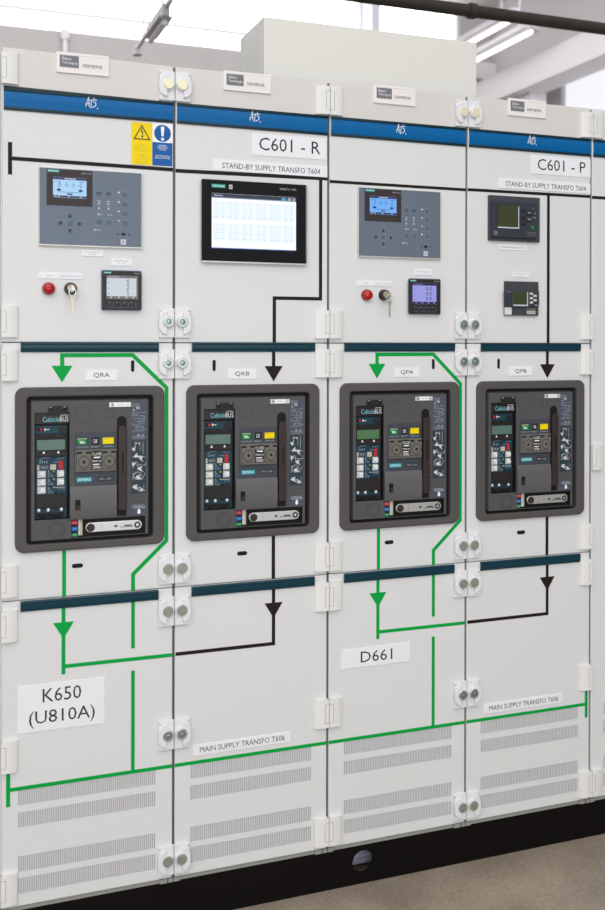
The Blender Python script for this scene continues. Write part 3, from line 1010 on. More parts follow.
# ------------------------------------------------------------------ synchronising controllers
def controller(k, scr_rgb, lab, strength, amber):
    org = (202, 0, 1510)
    t = thing('control_panel_unit', lab, 'control panel', k, org, 'grey-blue synchronising controllers')
    def P(mb, name, parent=t, label=None):
        o = mb.build(name, parent, org)
        if label: o['label'] = label
        return o
    m = MB(SILV); m.rect(83, 321.5, 1509.5, 1689, 0, -7, .8, 1.2)
    P(m, 'bezel')
    m = MB(SYNC); m.rect(84.3, 319, 1513, 1687.8, -7, -7.8, .2)
    f = P(m, 'front_foil')
    m = MB(BEZ); m.rect(100, 204, 1603, 1686, -7.8, -8.6, .3)
    dp = P(m, 'display_frame')
    tx = MB(TEALOGO); tx.rect(102, 128, 1678.5, 1684.7, -8.6, -8.8)
    tx.use(WHITE); tx.text('SIEMENS', 103.5, 126.5, 1680, 1683.2, -8.95)
    tx.use(PALE); tx.text('SIPROTEC', 178, 202, 1677.5, 1681, -8.9)
    P(tx, 'lettering', dp)
    m = MB(mat('screen_%d' % k, scr_rgb, .3, emit=strength))
    m.rect(114.3, 190.2, 1621, 1667.8, -8.6, -9.0)
    vi = mat('screen_bar', (92, 70, 130), .4, emit=.4)
    m.use(vi)
    m.rect(114.3, 190.2, 1662.3, 1667.5, -9, -9.1); m.rect(114.3, 190.2, 1621.5, 1626, -9, -9.1)
    m.use(mat('screen_white', (225, 232, 250), .4, emit=.6))
    for a in (118, 126, 148, 175): m.rect(a, a + 4, 1622.5, 1625, -9.1, -9.2)
    m.rect(140, 166, 1663.8, 1666, -9.1, -9.2)
    m.use(mat('screen_ink', (60, 84, 130), .4, emit=.15))
    y0, y1 = -9, -9.1
    m.tape([(118, 1658), (130, 1658), (130, 1652)], .8, y0, y1); m.tape([(174, 1658), (186, 1658)], .8, y0, y1)
    for a in (129, 145, 160, 177):
        m.circ_line(a, 1650, 3.0, .8, y0, y1, 14); m.tape([(a, 1658), (a, 1653)], .7, y0, y1)
    m.tape([(127, 1647), (127, 1634), (177, 1634), (177, 1647)], .9, y0, y1)
    m.rect(123, 132, 1636.5, 1640.5, y0, y1); m.rect(172, 181, 1636.5, 1640.5, y0, y1)
    m.use(vi); m.rect(146, 158, 1628.3, 1631.5, y0, y1)
    P(m, 'screen', dp)
    def key(u, z, w, h, kind):
        m = MB(SYNCB); m.rect(u - w, u + w, z - h, z + h, -7.8, -8.4, .3, 1)
        m.use(SYNCK); m.rect(u - w + 1, u + w - 1, z - h + 1, z + h - 1, -8.4, -8.6)
        m.use(INK); y0, y1 = -8.6, -8.8
        s = 4
        if kind == 'up': m.plate([(u - s, z - s), (u + s, z - s), (u, z + s)], y0, y1)
        elif kind == 'dn': m.plate([(u - s, z + s), (u, z - s), (u + s, z + s)], y0, y1)
        elif kind == 'lf': m.plate([(u - s, z), (u + s, z - s), (u + s, z + s)], y0, y1)
        elif kind == 'rt': m.plate([(u - s, z - s), (u + s, z), (u - s, z + s)], y0, y1)
        elif kind == 'ok': m.tape([(u - 3, z), (u - 1, z - 2.5), (u + 3.5, z + 2.5)], .7, y0, y1)
        elif kind == 'sq': m.rect(u - 5, u - 1, z - 1, z + 2.5, y0, y1); m.rect(u + 1, u + 4.5, z - 1, z + 2.5, y0, y1)
        else: m.text(kind, u - 4.5, u + 4.5, z - 1.5, z + 2, y1)
        P(m, 'push_button', f)
    for u, z, kd in ((152.7, 1580.3, 'up'), (152.7, 1544, 'dn'), (130.4, 1562, 'lf'), (175.2, 1562, 'rt'), (152.7, 1562, 'ok')):
        key(u, z, 7.8, 8.2, kd)
    for u, z, kd in ((218.8, 1634.6, 'sq'), (241.6, 1634.8, 'sq'), (219.5, 1568.5, 'OPEN'), (242, 1568, 'CLOSE'), (279.3, 1634.4, 'AUT'), (279.6, 1612.2, 'MAN'), (279.8, 1590.5, 'TEST'), (279.8, 1568.6, 'OFF')):
        key(u, z, 8, 8.2, kd)
    for i, z in enumerate((1639.8, 1617.6, 1595.6, 1573.6)):
        m = MB(mat('led_amber', (240, 190, 140), .4) if i == amber else mat('led_white', (225, 232, 240), .4))
        m.disc(265, z, 2.1, -7.8, -8.5, .3, 12)
        P(m, 'indicator_light', f)
    m = MB(mat('foil_print', (212, 220, 228), .5))
    y0, y1 = -7.8, -8.0
    for u in (219, 241):
        m.disc(u, 1612, 1.9, y0, y1, 0, 10); m.disc(u, 1600.2, 1.9, y0, y1, 0, 10); m.tape([(u, 1610), (u, 1602)], .5, y0, y1)
        m.rect(u - 4, u + 4, 1617, 1618, y0, y1)
    m.disc(218.5, 1586.6, 2, y0, y1, 0, 10); m.text('SYN', 222, 228, 1585.3, 1588, y1); m.text('BLOCK', 239, 250.5, 1584.3, 1588.5, y1)
    m.disc(209.5, 1549.6, 1.9, y0, y1, 0, 10); m.text('ERROR', 213, 224, 1548.2, 1551, y1)
    P(m, 'print', f)
    m = MB(VDARK); m.rect(271.5, 281, 1539.5, 1545, -7.8, -8.2); m.disc(263.5, 1542, 1.8, -7.8, -8.3, 0, 10); m.disc(289, 1542, 1.8, -7.8, -8.3, 0, 10)
    P(m, 'service_port', f)
    m = MB(mat('foil_badge', (214, 214, 222), .5)); m.rect(270, 282.2, 1518, 1530, -7.8, -8.1)
    m.use(GREYP); m.tape([(272.5, 1527.5), (279.5, 1527.5), (279.5, 1520.5)], .8, -8.1, -8.2); m.rect(273, 277, 1521, 1525, -8.1, -8.2)
    P(m, 'badge', f)
    return t
controller(0, (165, 206, 240), 'grey-blue controller with pale blue screen, beside the yellow warning sticker', .95, 3)
c2 = controller(2, (112, 172, 240), 'grey-blue controller with deeper blue screen, on the D661 cabinet', .95, 2)
c2.location.x -= 0.0032
c2.location.z -= 0.001

# ------------------------------------------------------------------ touch panel
def touch_panel():
    org = (203, 0, 1484)
    t = thing('touch_panel', 'wide black glass touch panel with bright white screen', 'touch panel', 1, org)
    def P(mb, name, parent=t): return mb.build(name, parent, org)
    m = MB(VDARK); m.rect(66.3, 338, 1484.5, 1685, 0, -9, .6, 3)
    m.use(SILV); m.rect(65, 336.5, 1482.5, 1685, -7, -10, .5, 3)
    P(m, 'bezel')
    OFF[:] = (-3.4, -1.5)
    m = MB(GLASS); m.rect(68.3, 338.2, 1487.8, 1685.2, -10, -11, .3, 2)
    g = P(m, 'front_glass')
    sw = mat('hmi_white', (240, 247, 254), .3, emit=1.0)
    m = MB(sw); m.rect(93.3, 311, 1518.5, 1652.5, -11, -11.4)
    y0, y1 = -11.4, -11.5
    m.use(mat('hmi_bar', (84, 96, 122), .3, emit=.35)); m.rect(93.3, 311, 1643.5, 1652.2, y0, y1)
    m.use(mat('hmi_bar_light', (150, 166, 190), .3, emit=.5)); m.rect(93.3, 311, 1641, 1643.5, y0, y1)
    m.use(mat('hmi_cyan', (90, 200, 235), .3, emit=.6)); m.rect(273, 284, 1642.5, 1650, y1, y1 - .1)
    m.use(mat('hmi_lilac', (200, 200, 215), .3, emit=.6)); m.rect(289, 298, 1643, 1649.5, y1, y1 - .1); m.rect(302, 309, 1643, 1649.5, y1, y1 - .1)
    m.use(sw); m.text('Overview', 99, 121, 1645.6, 1649.3, y1 - .1)
    m.use(mat('hmi_blue_line', (88, 112, 215), .3, emit=.5)); m.rect(93.3, 311, 1518.5, 1520.3, y0, y1)
    m.use(mat('hmi_ground', (227, 236, 243), .3, emit=1.0))
    cells = []
    for r in range(2):
        for c in range(6):
            a = 95.5 + c * 35.7; z = 1589 - r * 52.5
            cells.append((a, z)); m.rect(a, a + 34.2, z, z + 44, y0, y1)
    m.use(mat('hmi_ink', (192, 206, 216), .3, emit=1.0))
    for a, z in cells:
        for d in (9, 25):
            m.tape([(a + d, z + 39), (a + d, z + 28)], .5, y1, y1 - .1); m.tape([(a + d, z + 28), (a + d + 3, z + 23)], .7, y1, y1 - .1); m.tape([(a + d, z + 22), (a + d, z + 10)], .5, y1, y1 - .1)
            m.rect(a + d - 3, a + d + 3, z + 40, z + 41.2, y1, y1 - .1); m.rect(a + d - 3.5, a + d + 3.5, z + 5.5, z + 7.5, y1, y1 - .1)
            m.rect(a + d - 1, a + d + 1, z + 27, z + 29, y1, y1 - .1)
        m.tape([(a + 4, z + 20), (a + 31, z + 20)], .5, y1, y1 - .1)
    P(m, 'screen', g)
    m = MB(TEALOGO); m.rect(93.2, 127.4, 1665.8, 1674.6, -11, -11.3)
    m.use(WHITE); m.text('SIEMENS', 95.5, 125, 1667.8, 1672.4, -11.45)
    m.use(PALE); m.text('SIMATIC HMI', 268, 311, 1669, 1674.2, -11.3)
    m.use(mat('glass_badge', (205, 205, 205), .4)); m.rect(137, 145.5, 1664.5, 1674.8, -11, -11.3); m.use(GREYP); m.rect(139, 143.5, 1667, 1671.5, -11.3, -11.4)
    P(m, 'lettering', g)
    OFF[:] = (0, 0)
touch_panel()

# ------------------------------------------------------------------ power meters
def meter(k, rgb, bar, digits, lab, em, ink):
    org = (274, 0, 1363)
    t = thing('power_meter', lab, 'meter', k, org, 'square panel meters')
    def P(mb, name, parent=t): return mb.build(name, parent, org)
    m = MB(METERB); m.rect(225.5, 319 - k, 1363, 1457.2, 0, -9, 1.0, 4)
    P(m, 'housing')
    OFF[:] = (-2.2, -.5) if k == 0 else (-6.6, -.5)
    m = MB(METER); m.rect(229, 321, 1365, 1455.5, -9, -13, 1.2, 3)
    f = P(m, 'front')
    m = MB(mat('meter_screen_%d' % k, rgb, .3, emit=em)); m.rect(238.5, 312, 1390.3, 1444.6, -13, -13.4)
    y0, y1 = -13.4, -13.55
    m.use(mat('meter_bar_%d' % k, bar, .4)); m.rect(238.5, 312, 1439, 1444.4, y0, y1); m.rect(238.5, 312, 1390.5, 1396.5, y0, y1); m.rect(308.3, 312, 1396.5, 1439, y0, y1)
    m.use(mat('meter_screen_%d' % k, rgb))
    m.text('CURRENT', 241, 268, 1440.3, 1443.2, y1 - .1)
    for a in (247, 265, 283, 299): m.rect(a, a + 4, 1392.3, 1395, y1, y1 - .1)
    m.use(mat('meter_ink_%d' % k, ink, .5))
    for i, s in enumerate(digits):
        z = 1426 - i * 12.9
        w = 4.2 if len(s) == 1 else 17
        if s == '1':
            m.tape([(285.5, z + 7), (288.6, z + 9.5), (288.6, z + .5)], 1.3, y0, y1); m.tape([(285.8, z + .5), (291.4, z + .5)], 1.1, y0, y1)
        elif s == '2':
            m.tape([(285.6, z + 8), (287.2, z + 9.3), (290, z + 9.2), (291, z + 7), (290, z + 5), (286, z + .6), (291.6, z + .6)], 1.2, y0, y1)
        else: m.text(s, *((285.5, 291.5 - (1.5 if s == '1' else 0)) if len(s) == 1 else (278, 295)), z, z + 9.5, y1)
        m.text('A', 299, 301.5, z, z + 3.2, y1)
        m.rect(241.5, 245.5, z + 1.5, z + 2.4, y0, y1)
    P(m, 'screen', f)
    m = MB(TEALOGO); m.rect(231.5, 249.5, 1449, 1453.5, -13, -13.3)
    m.use(WHITE); m.text('SIEMENS', 233, 248, 1450, 1452.6, -13.4)
    m.use(PALE); m.text('PAC3200', 303, 318, 1449, 1452.2, -13.3)
    P(m, 'lettering', f)
    for i, u in enumerate((248, 265.5, 283, 300.6)):
        m = MB(SYNCK); m.rect(u - 7, u + 7, 1369.5, 1384, -13, -13.3)
        m.use(METER); m.rect(u - 7, u + 6, 1370.6, 1384, -13.2, -14.2, .8)
        m.use(PALE); m.rect(u - 5, u - 3, 1381, 1383, -14.2, -14.4)
        m.use(mat('meter_key_red', (120, 70, 66), .5)); m.rect(u, u + 3.5, 1380.3, 1381.6, -14.2, -14.4)
        P(m, 'push_button', f)
    OFF[:] = (0, 0)
meter(0, (206, 214, 222), (120, 110, 112), ['1', '2', '1'], 'square black meter with pale grey screen, on the leftmost cabinet', 0, (58, 48, 54))
meter(2, (150, 150, 218), (52, 38, 78), ['0.0', '0.0', '0.0'], 'square black meter with purple-lit screen showing three 0.0 lines', .95, (38, 28, 66))

# ------------------------------------------------------------------ alarm lamps, key switches and keys
def lamp(k, u, z, lab):
    org = (u, 0, z - 15)
    t = thing('signal_lamp', lab, 'lamp', k, org, 'red signal lamps')
    m = MB(REDD); m.lathe_y(u, z, [(14.8, 0), (14.8, -5), (14.2, -6.5)])
    m.build('collar', t, org)
    m = MB(RED); m.lathe_y(u, z, [(13.9, -6.5), (13.6, -10), (12.4, -13.5), (9.5, -16.4), (5.5, -18.2), (1.5, -18.9)])
    m.build('lens', t, org)
lamp(0, 105.5, 1411.2, 'red domed signal lamp on the leftmost cabinet')
lamp(2, 106, 1411, 'red domed signal lamp on the D661 cabinet')

def key_switch(k, u, z, lab, klab, tilt):
    org = (u, 0, z - 15)
    t = thing('key_switch', lab, 'switch', k, org, 'key switches')
    m = MB(METER); m.lathe_y(u, z, [(14.6, 0), (14.6, -6), (13.8, -8), (12.6, -14), (11.8, -17.5), (9.8, -17.9), (9.6, -17.2)])
    m.build('collar', t, org)
    m = MB(BRASS); m.lathe_y(u, z, [(9.2, -17), (9.2, -19.5), (8.2, -20.2)])
    m.use(VDARK); m.rect(u - 1, u + 1, z - 4.5, z + 4.5, -20.2, -20.4)
    m.build('lock_barrel', t, org)
    ko = (u, -20, z)
    o = thing('key', klab, 'key', k, ko, 'keys left in the switches')
    def P(mb, n): return mb.build(n, o, ko)
    m = MB(STEEL); m.box(u - 1.0, u + 1.0, -34, -18, z - 4, z + 4)
    P(m, 'blade')
    m = MB(BRASS)
    m.ring([(u + p[0] * .35, z + p[1]) for p in circle(0, 0, 8, 20)], [(u + p[0] * .35, z + p[1]) for p in circle(0, 1, 4, 20)], -31, -33)
    P(m, 'bow')
    # wire ring through the bow and the spare key hanging from it
    m = MB(STEEL)
    cz = z - 9
    pts = [(u + 7.5 * math.sin(a), cz + 9 * math.cos(a)) for a in [2 * math.pi * i / 24 for i in range(25)]]
    m.tape(pts, 1.3, -33.5, -35)
    P(m, 'ring')
    m = MB(BRASS)
    kx = u + tilt
    zt = cz - 8
    m.ring([(kx + a, zt + b - 4) for a, b in circle(0, 0, 5.0, 16)], [(kx + a, zt + b - 3) for a, b in circle(0, 0, 2.0, 16)], -33, -35)
    m.plate([(kx - 1.9, zt - 38), (kx + .6, zt - 40.5), (kx + 2.2, zt - 37), (kx + 2.2, zt - 8), (kx - 1.9, zt - 8)], -33, -34.8)
    P(m, 'spare_key')
key_switch(0, 154.8, 1411.8, 'round black key switch on the leftmost cabinet', 'small steel key hanging from the left key switch', .5)
key_switch(2, 154.5, 1411.8, 'round black key switch on the D661 cabinet', 'small steel key hanging from the right key switch', 1.5)

# ------------------------------------------------------------------ two small logic relays
def relays():
    org = (148, 0, 1566)
    t = thing('logic_relay', 'larger dark square relay with olive display and green light', 'relay', 3, org)
    def P(mb, name, parent): return mb.build(name, parent, org)
    m = MB(RELAY); m.rect(64.5, 224.5, 1565.5, 1688, 0, -9, 1.2, 2)
    P(m, 'mounting_frame', t)
    OFF[:] = (-10.2, -2.2)
    m = MB(RELAY2); m.rect(79, 220.5, 1576.5, 1674, -9, -17, 1.5, 2)
    f = P(m, 'front', t)
    m = MB(METER); m.rect(93.5, 165, 1599.5, 1666.5, -17, -17.4)
    m.use(mat('relay_rim', (196, 200, 214), .4)); m.rect(95.5, 163, 1601, 1604.5, -17.4, -17.9); m.rect(159.8, 162.6, 1603, 1662, -17.4, -17.7)
    m.use(LCDO); m.rect(95.5, 159.8, 1604.5, 1664.5, -17.4, -17.7)
    P(m, 'display', f)
    for u, z, mm in ((176, 1651, METER), (176, 1632.6, METER), (176, 1616.5, METER), (193.5, 1643.5, KEYW), (193.5, 1625.8, KEYW)):
        m = MB(METER); m.rect(u - 7, u + 7, z - 4.5, z + 4.5, -17, -19.6, .6, 1)
        if mm is KEYW:
            m.use(mat('relay_key_top', (150, 148, 142), .45)); m.rect(u - 5, u + 4.5, z + .5, z + 4, -19.6, -20)
        P(m, 'push_button', f)
    m = MB(LED); m.rect(202.5, 208.8, 1602.8, 1611, -17, -17.8, .2)
    P(m, 'indicator_light', f)
    m = MB(PALE)
    m.disc(208, 1659, 1.4, -17, -17.2, 0, 8)
    for u, z in ((214, 1646), (207, 1634), (214, 1633)): m.rect(u - 1.4, u + 1.4, z - 1.5, z + 1.5, -17, -17.2)
    m.use(GREYP); m.text('Schneider', 186, 219, 1589.5, 1595.5, -17.2); m.text('Electric', 193, 219, 1583.5, 1588, -17.2)
    m.rect(84, 95, 1582, 1593, -17, -17.2); m.use(RELAY2); m.tape([(86, 1590), (93, 1590), (86, 1585), (93, 1585)], .9, -17.2, -17.3)
    P(m, 'lettering', f)
    OFF[:] = (0, 0)
    org = (171, 0, 1363)
    t = thing('logic_relay', 'smaller dark relay with pale keys and white sticker, below the larger one', 'relay', 3, org)
    def P(mb, name, parent): return mb.build(name, parent, org)
    m = MB(RELAY); m.rect(115.5, 221.5, 1363.3, 1456.5, 0, -8, 1.2, 1.5)
    OFF[:] = (-9.2, -1)
    P(m, 'base', t)
    m = MB(RELAY2); m.rect(120.5, 228, 1389.5, 1432.5, -8, -15, 1.2, 1)
    m.use(RELAY); m.rect(140.5, 198, 1389.8, 1432, -15, -16.2, .3)
    m.use(VDARK)
    for i in range(4): m.rect(121, 124, 1396 + i * 8, 1399 + i * 8, -15, -15.2)
    f = P(m, 'front', t)
    m = MB(mat('relay_rim', (196, 200, 214), .4)); m.rect(144.5, 191, 1389.8, 1393.6, -16.2, -16.8); m.rect(188, 191, 1392, 1428, -16.2, -16.6)
    m.use(LCDO); m.rect(145, 188, 1393.6, 1428.8, -16.2, -16.6)
    P(m, 'display', f)
    for u, z in ((201.8, 1424), (201.8, 1411.8), (201.8, 1400), (213.8, 1418.3), (213.8, 1406.5)):
        m = MB(KEYW); m.rect(u - 5, u + 5, z - 3.2, z + 3.2, -15, -17.4, .5)
        P(m, 'push_button', f)
    m = MB(PALE); m.text('zelio', 125, 139, 1426.8, 1430.2, -15.2)
    m.disc(222, 1428, 1, -15, -15.2, 0, 8); m.rect(213, 225, 1392, 1394, -15, -15.2)
    m.use(mat('relay_sticker', (222, 222, 224), .5)); m.rect(122, 144.5, 1366.5, 1386.5, -8, -8.3)
    m.use(BEIGE); m.rect(192.5, 220, 1368.5, 1378, -8, -8.3)
    m.use(GREYP); m.text('SR2 B121', 195, 217.5, 1371, 1375.5, -8.4); m.rect(190, 222, 1383.5, 1385, -8, -8.2); m.rect(190, 222, 1380.5, 1382, -8, -8.2)
    P(m, 'lettering', f)
    OFF[:] = (0, 0)
relays()

# ------------------------------------------------------------------ housing on the roof, overhead pipe
def roof_box():
    org = (982, 220, 1948)
    m = MB(mat('roof_housing_paint', (229, 227, 219), .45))
    m.rect(666, 1300, 1948, 2139, 330, 120, 2)
    o = m.build('roof_housing', None, org, (org[0] / 1000, org[1] / 1000, (org[2] + BASE) / 1000))
    tag(o, 'plain cream metal housing standing on top of the cabinets', 'housing')
roof_box()

def cyl(mb, p, q, r, n=20):
    p, q = Vector(p), Vector(q)
    d = (q - p).normalized()
    a = d.orthogonal().normalized(); b = d.cross(a)
    mb.smooth = True
    A = mb.add([tuple(p + r * (math.cos(2 * math.pi * i / n) * a + math.sin(2 * math.pi * i / n) * b)) for i in range(n)])
    B = mb.add([tuple(q + r * (math.cos(2 * math.pi * i / n) * a + math.sin(2 * math.pi * i / n) * b)) for i in range(n)])
    for i in range(n):
        j = (i + 1) % n
        mb.face((A[i], A[j], B[j], B[i]))
    mb.smooth = False
    mb.face(A[::-1]); mb.face(B)

CEIL = 4600.0
def pipe():
    t = bpy.data.objects.new('overhead_pipe', None); col.objects.link(t)
    o3 = (1500, 900, 2633)
    t.location = [c / 1000 for c in o3]
    tag(t, 'dark grey pipe running overhead behind the cabinets', 'pipe')
    m = MB(mat('pipe_dark', (58, 54, 49), .4, noise=.1, scale=30))
    cyl(m, (-3000, 900, 2633), (5200, 900, 2633), 23)
    p = m.build('tube', t, o3)
    m = MB(mat('pipe_coupling', (62, 58, 54), .45))
    cyl(m, (1722, 900, 2633), (1748, 900, 2633), 29)
    m.build('coupling', t, o3)
    m = MB(mat('pipe_mark_blue', (20, 78, 130), .5))
    m.text('DN40', 1455, 1545, 2640, 2656, 876.5)
    m.build('lettering', t, o3)
    for x in (-1500, 300, 3300):
        m = MB(STEEL); cyl(m, (x, 900, 2655), (x, 900, CEIL), 5, 8); cyl(m, (x - 12, 900, 2633), (x + 12, 900, 2633), 28)
        m.build('hanger_rod', t, o3)
pipe()

# ------------------------------------------------------------------ the hall
floor = MB(None)
fm = bpy.data.materials.new('concrete_floor'); fm.use_nodes = True
nt = fm.node_tree; bs = nt.nodes['Principled BSDF']
tc = nt.nodes.new('ShaderNodeTexCoord'); n1 = nt.nodes.new('ShaderNodeTexNoise'); n2 = nt.nodes.new('ShaderNodeTexNoise'); mx = nt.nodes.new('ShaderNodeMix'); rp = nt.nodes.new('ShaderNodeValToRGB')
n1.inputs['Scale'].default_value = 5; n1.inputs['Detail'].default_value = 8; n2.inputs['Scale'].default_value = 90; n2.inputs['Detail'].default_value = 5
mx.data_type = 'FLOAT'; mx.inputs[0].default_value = .4
nt.links.new(tc.outputs['Object'], n1.inputs['Vector']); nt.links.new(tc.outputs['Object'], n2.inputs['Vector'])
nt.links.new(n1.outputs['Fac'], mx.inputs[2]); nt.links.new(n2.outputs['Fac'], mx.inputs[3])
nt.links.new(mx.outputs[0], rp.inputs['Fac'])
rp.color_ramp.elements[0].position = .36; rp.color_ramp.elements[0].color = lin((128, 116, 102))
rp.color_ramp.elements[1].position = .66; rp.color_ramp.elements[1].color = lin((166, 154, 138))
nt.links.new(rp.outputs['Color'], bs.inputs['Base Color']); bs.inputs['Roughness'].default_value = .5
floor = MB(fm)
floor.box(-5000, 7000, -6000, 6200, -60, 0)
struct('floor', floor)

WALL = mat('wall_paint', (192, 187, 187), .7, noise=.02, scale=3)
WALLW = mat('wall_white', (232, 230, 232), .7)
CEILM = mat('ceiling_grey', (206, 201, 198), .8, noise=.02, scale=3)
m = MB(WALL)
m.box(-5000, 7000, 6000, 6200, 0, 3950)
m.box(4560, 7000, 6000, 6200, 3950, CEIL)
m.box(-5000, 4560, 6000, 6200, 4560, CEIL)
struct('wall_back', m)
m = MB(WALL); m.box(-5200, -5000, 700, 6200, 0, CEIL)
struct('wall_left', m)
m = MB(CEILM); m.box(-5000, 7000, 700, 6200, CEIL, CEIL + 150)
struct('ceiling', m)
GL = mat('window_glow', (250, 252, 255), .3, emit=3.2)
MUL = mat('window_bar', (205, 212, 222), .5)
for i, (a, b) in enumerate(((-5000, 3560), (3660, 4560))):
    m = MB(GL); m.box(a, b, 6080, 6100, 3950, 4560)
    m.use(MUL); m.box(a, b, 6040, 6080, 4105, 4128)
    m.box(b - 20, b, 6020, 6080, 3950, 4560)
    struct('window_%d' % (i + 1), m)
m = MB(mat('window_post', (226, 228, 236), .5)); m.box(3560, 3640, 5800, 6060, 3950, 4560)
struct('trim_1', m)
m = MB(mat('sill_lilac', (176, 178, 200), .6)); m.box(3660, 4560, 5960, 6060, 3930, 3985); m.box(3900, 3930, 5960, 6060, 3985, 4060)
struct('trim_2', m)
# concrete beam and column on the right, window wall behind them
m = MB(WALLW); m.box(4500, 4760, 1500, 6000, 3530, 3760)
struct('trim_3', m)
m = MB(WALLW); m.box(4620, 4780, 4900, 5060, 0, 3530)
struct('trim_4', m)
m = MB(WALLW); m.box(4560, 7000, 5900, 6000, 3900, 4060)
struct('trim_5', m)
m = MB(WALL); m.box(4900, 5000, 700, 6000, 0, 2300); m.box(4900, 5000, 4850, 6000, 2300, 3900); m.box(4900, 5000, 700, 6000, 3900, CEIL)
struct('wall_right', m)
m = MB(mat('window_glow_side', (244, 244, 250), .3, emit=.92)); m.box(4940, 4960, 700, 4850, 2300, 3900)
struct('window_3', m)

# strip lights running away from the viewer
def strip_light(x, y0, y1, z, lab, lit, w=70, h0=None, h1=None):
    t = bpy.data.objects.new('ceiling_light', None); col.objects.link(t)
    o3 = (x, (y0 + y1) / 2, z)
    t.location = [c / 1000 for c in o3]
    tag(t, lab, 'light', 'strip lights under the ceiling')
    h0 = y0 if h0 is None else h0; h1 = y1 if h1 is None else h1
    m = MB(mat('light_housing', (206, 204, 210), .5)); m.box(x - w / 2, x + w / 2, h0, h1, z + 25, z + 85)
    m.box(x - w, x + w, h0 + 20, h1 - 20, z + 20, z + 30)
    if h0 != y0: m.box(x - 9, x + 9, y0, y1, z + 60, z + 80); m.box(x - 22, x + 22, y1 - 60, y1, z + 25, z + 60)
    m.build('housing', t, o3)
    m = MB(mat('tube_lit', (255, 250, 244), .3, emit=2.5) if lit else mat('tube_unlit', (226, 226, 232), .3))
    cyl(m, (x, h0 + 40, z + 5), (x, h1 - 40, z + 5), 16, 12)
    m.build('tube', t, o3)
    for y in (y0 + 200, y1 - 200):
        m = MB(STEEL); cyl(m, (x, y, z + 85), (x, y, CEIL), 6, 8)
        m.build('hanger', t, o3)
strip_light(4160, 4150, 5650, 3775, 'lit strip light, lower of the pair right of the cream housing', True)
strip_light(4060, 4250, 5750, 3890, 'lit strip light, upper of the pair right of the cream housing', True)
strip_light(960, 2450, 3330, 3010, 'slanting grey strip light at top left against the bright windows', False, 36, 2560, 2980)

m = MB(PLASTIC)
cyl(m, (890, 5960, 3690), (890, 5960, 3880), 22, 12); cyl(m, (890, 5960, 3870), (890, 5960, 3950), 34, 12)
m.box(870, 910, 5960, 6000, 3700, 3730)
o = m.build('wall_post', None, (890, 5990, 3690), (.89, 5.99, 3.69))
tag(o, 'small white post fixed to the grey wall at top left', 'post')

# ------------------------------------------------------------------ light
wd = bpy.data.worlds.new('hall_light'); sc.world = wd; wd.use_nodes = True
wn = wd.node_tree; bg = wn.nodes['Background']
tcw = wn.nodes.new('ShaderNodeTexCoord'); sp = wn.nodes.new('ShaderNodeSeparateXYZ'); rw = wn.nodes.new('ShaderNodeValToRGB')
wn.links.new(tcw.outputs['Generated'], sp.inputs['Vector'])
mp = wn.nodes.new('ShaderNodeMapRange'); mp.inputs['From Min'].default_value = -1; mp.inputs['From Max'].default_value = 1
wn.links.new(sp.outputs['Z'], mp.inputs['Value']); wn.links.new(mp.outputs['Result'], rw.inputs['Fac'])
rw.color_ramp.elements[0].position = .42; rw.color_ramp.elements[0].color = (.27, .31, .41, 1)
rw.color_ramp.elements[1].position = .75; rw.color_ramp.elements[1].color = (.95, .935, .91, 1)
# the hall is brighter to the left than to the right
mr = wn.nodes.new('ShaderNodeMapRange'); mr.inputs['From Min'].default_value = -.2; mr.inputs['From Max'].default_value = .8
mr.inputs['To Min'].default_value = 1.0; mr.inputs['To Max'].default_value = .36
wn.links.new(sp.outputs['X'], mr.inputs['Value'])
ml = wn.nodes.new('ShaderNodeMath'); ml.operation = 'MULTIPLY'; ml.inputs[1].default_value = 1.0
wn.links.new(mr.outputs['Result'], ml.inputs[0])
wn.links.new(rw.outputs['Color'], bg.inputs['Color'])
wn.links.new(ml.outputs[0], bg.inputs['Strength'])

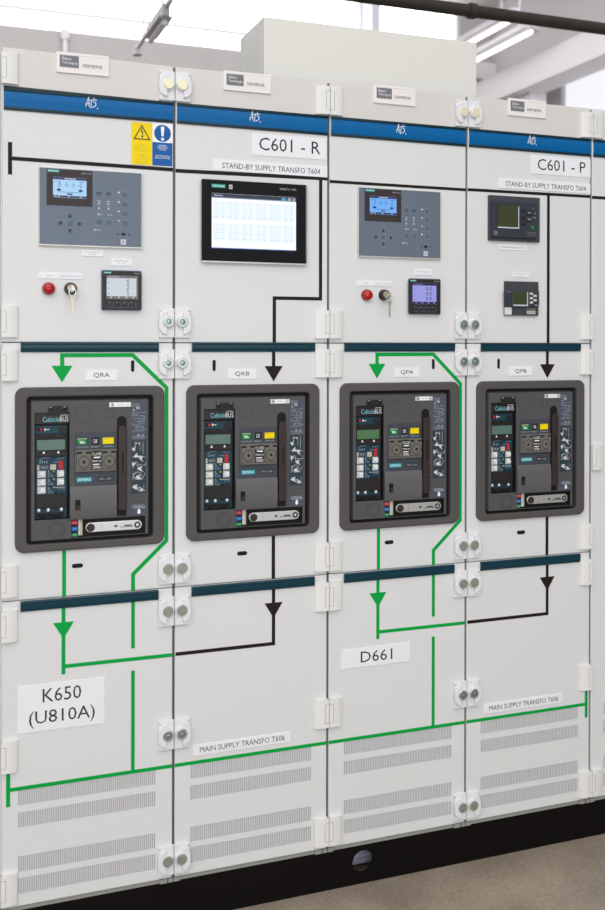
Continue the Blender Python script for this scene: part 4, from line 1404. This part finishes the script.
def area(name, loc, target, sx, sy, power, color):
    l = bpy.data.lights.new(name, 'AREA'); l.shape = 'RECTANGLE'; l.size = sx; l.size_y = sy; l.energy = power; l.color = color
    o = bpy.data.objects.new(name, l); col.objects.link(o)
    o.location = loc
    o.rotation_euler = (Vector(target) - Vector(loc)).to_track_quat('-Z', 'Y').to_euler()
    return o
area('front_fill', (.1, -3.3, 1.3), (.6, 0, 1.3), 3.4, .9, 30, (.90, .955, 1.0))  # unseen fill light added behind the camera to brighten the doors
area('skylight', (-.6, -4.0, 4.6), (.8, 0, 1.4), 7.0, 3.0, 110, (1.0, .965, .925))
area('rear_fill', (1.0, 3.0, 4.5), (1.6, 6.0, 3.4), 6.0, 1.5, 140, (1.0, 1.0, 1.0))  # fill light added under the closed ceiling to lift the back wall

# ------------------------------------------------------------------ camera
F_PX = 1000.0
TH, PITCH, ROLL = math.radians(20.531967564619112), -0.00245150092, 0.00173256436
X0 = Vector((math.cos(TH), -math.sin(TH), 0))
FW = Vector((math.sin(TH) * math.cos(PITCH), math.cos(TH) * math.cos(PITCH), math.sin(PITCH)))
Y0 = Vector((-math.sin(PITCH) * math.sin(TH), -math.sin(PITCH) * math.cos(TH), math.cos(PITCH)))
c, s = math.cos(ROLL), math.sin(ROLL)
R = c * X0 + s * Y0
U = -s * X0 + c * Y0
cam = bpy.data.cameras.new('camera')
co = bpy.data.objects.new('camera', cam); col.objects.link(co)
M = Matrix((R, U, -FW)).transposed().to_4x4()
M.translation = Vector((-0.15433593, -2.36080668, 1.2864837 + BASE / 1000))
co.matrix_world = M
cam.sensor_width = 36; cam.lens = F_PX * 36 / 910
cam.shift_y = -(455 - 345.691) / 910
cam.clip_start = .05; cam.clip_end = 60
cam.dof.use_dof = True; cam.dof.focus_distance = 2.6; cam.dof.aperture_fstop = 3.2
sc.camera = co
sc.view_settings.view_transform = 'Standard'; sc.view_settings.look = 'None'; sc.view_settings.gamma = 1.0; sc.view_settings.use_curve_mapping = False
sc.view_settings.exposure = 0.10
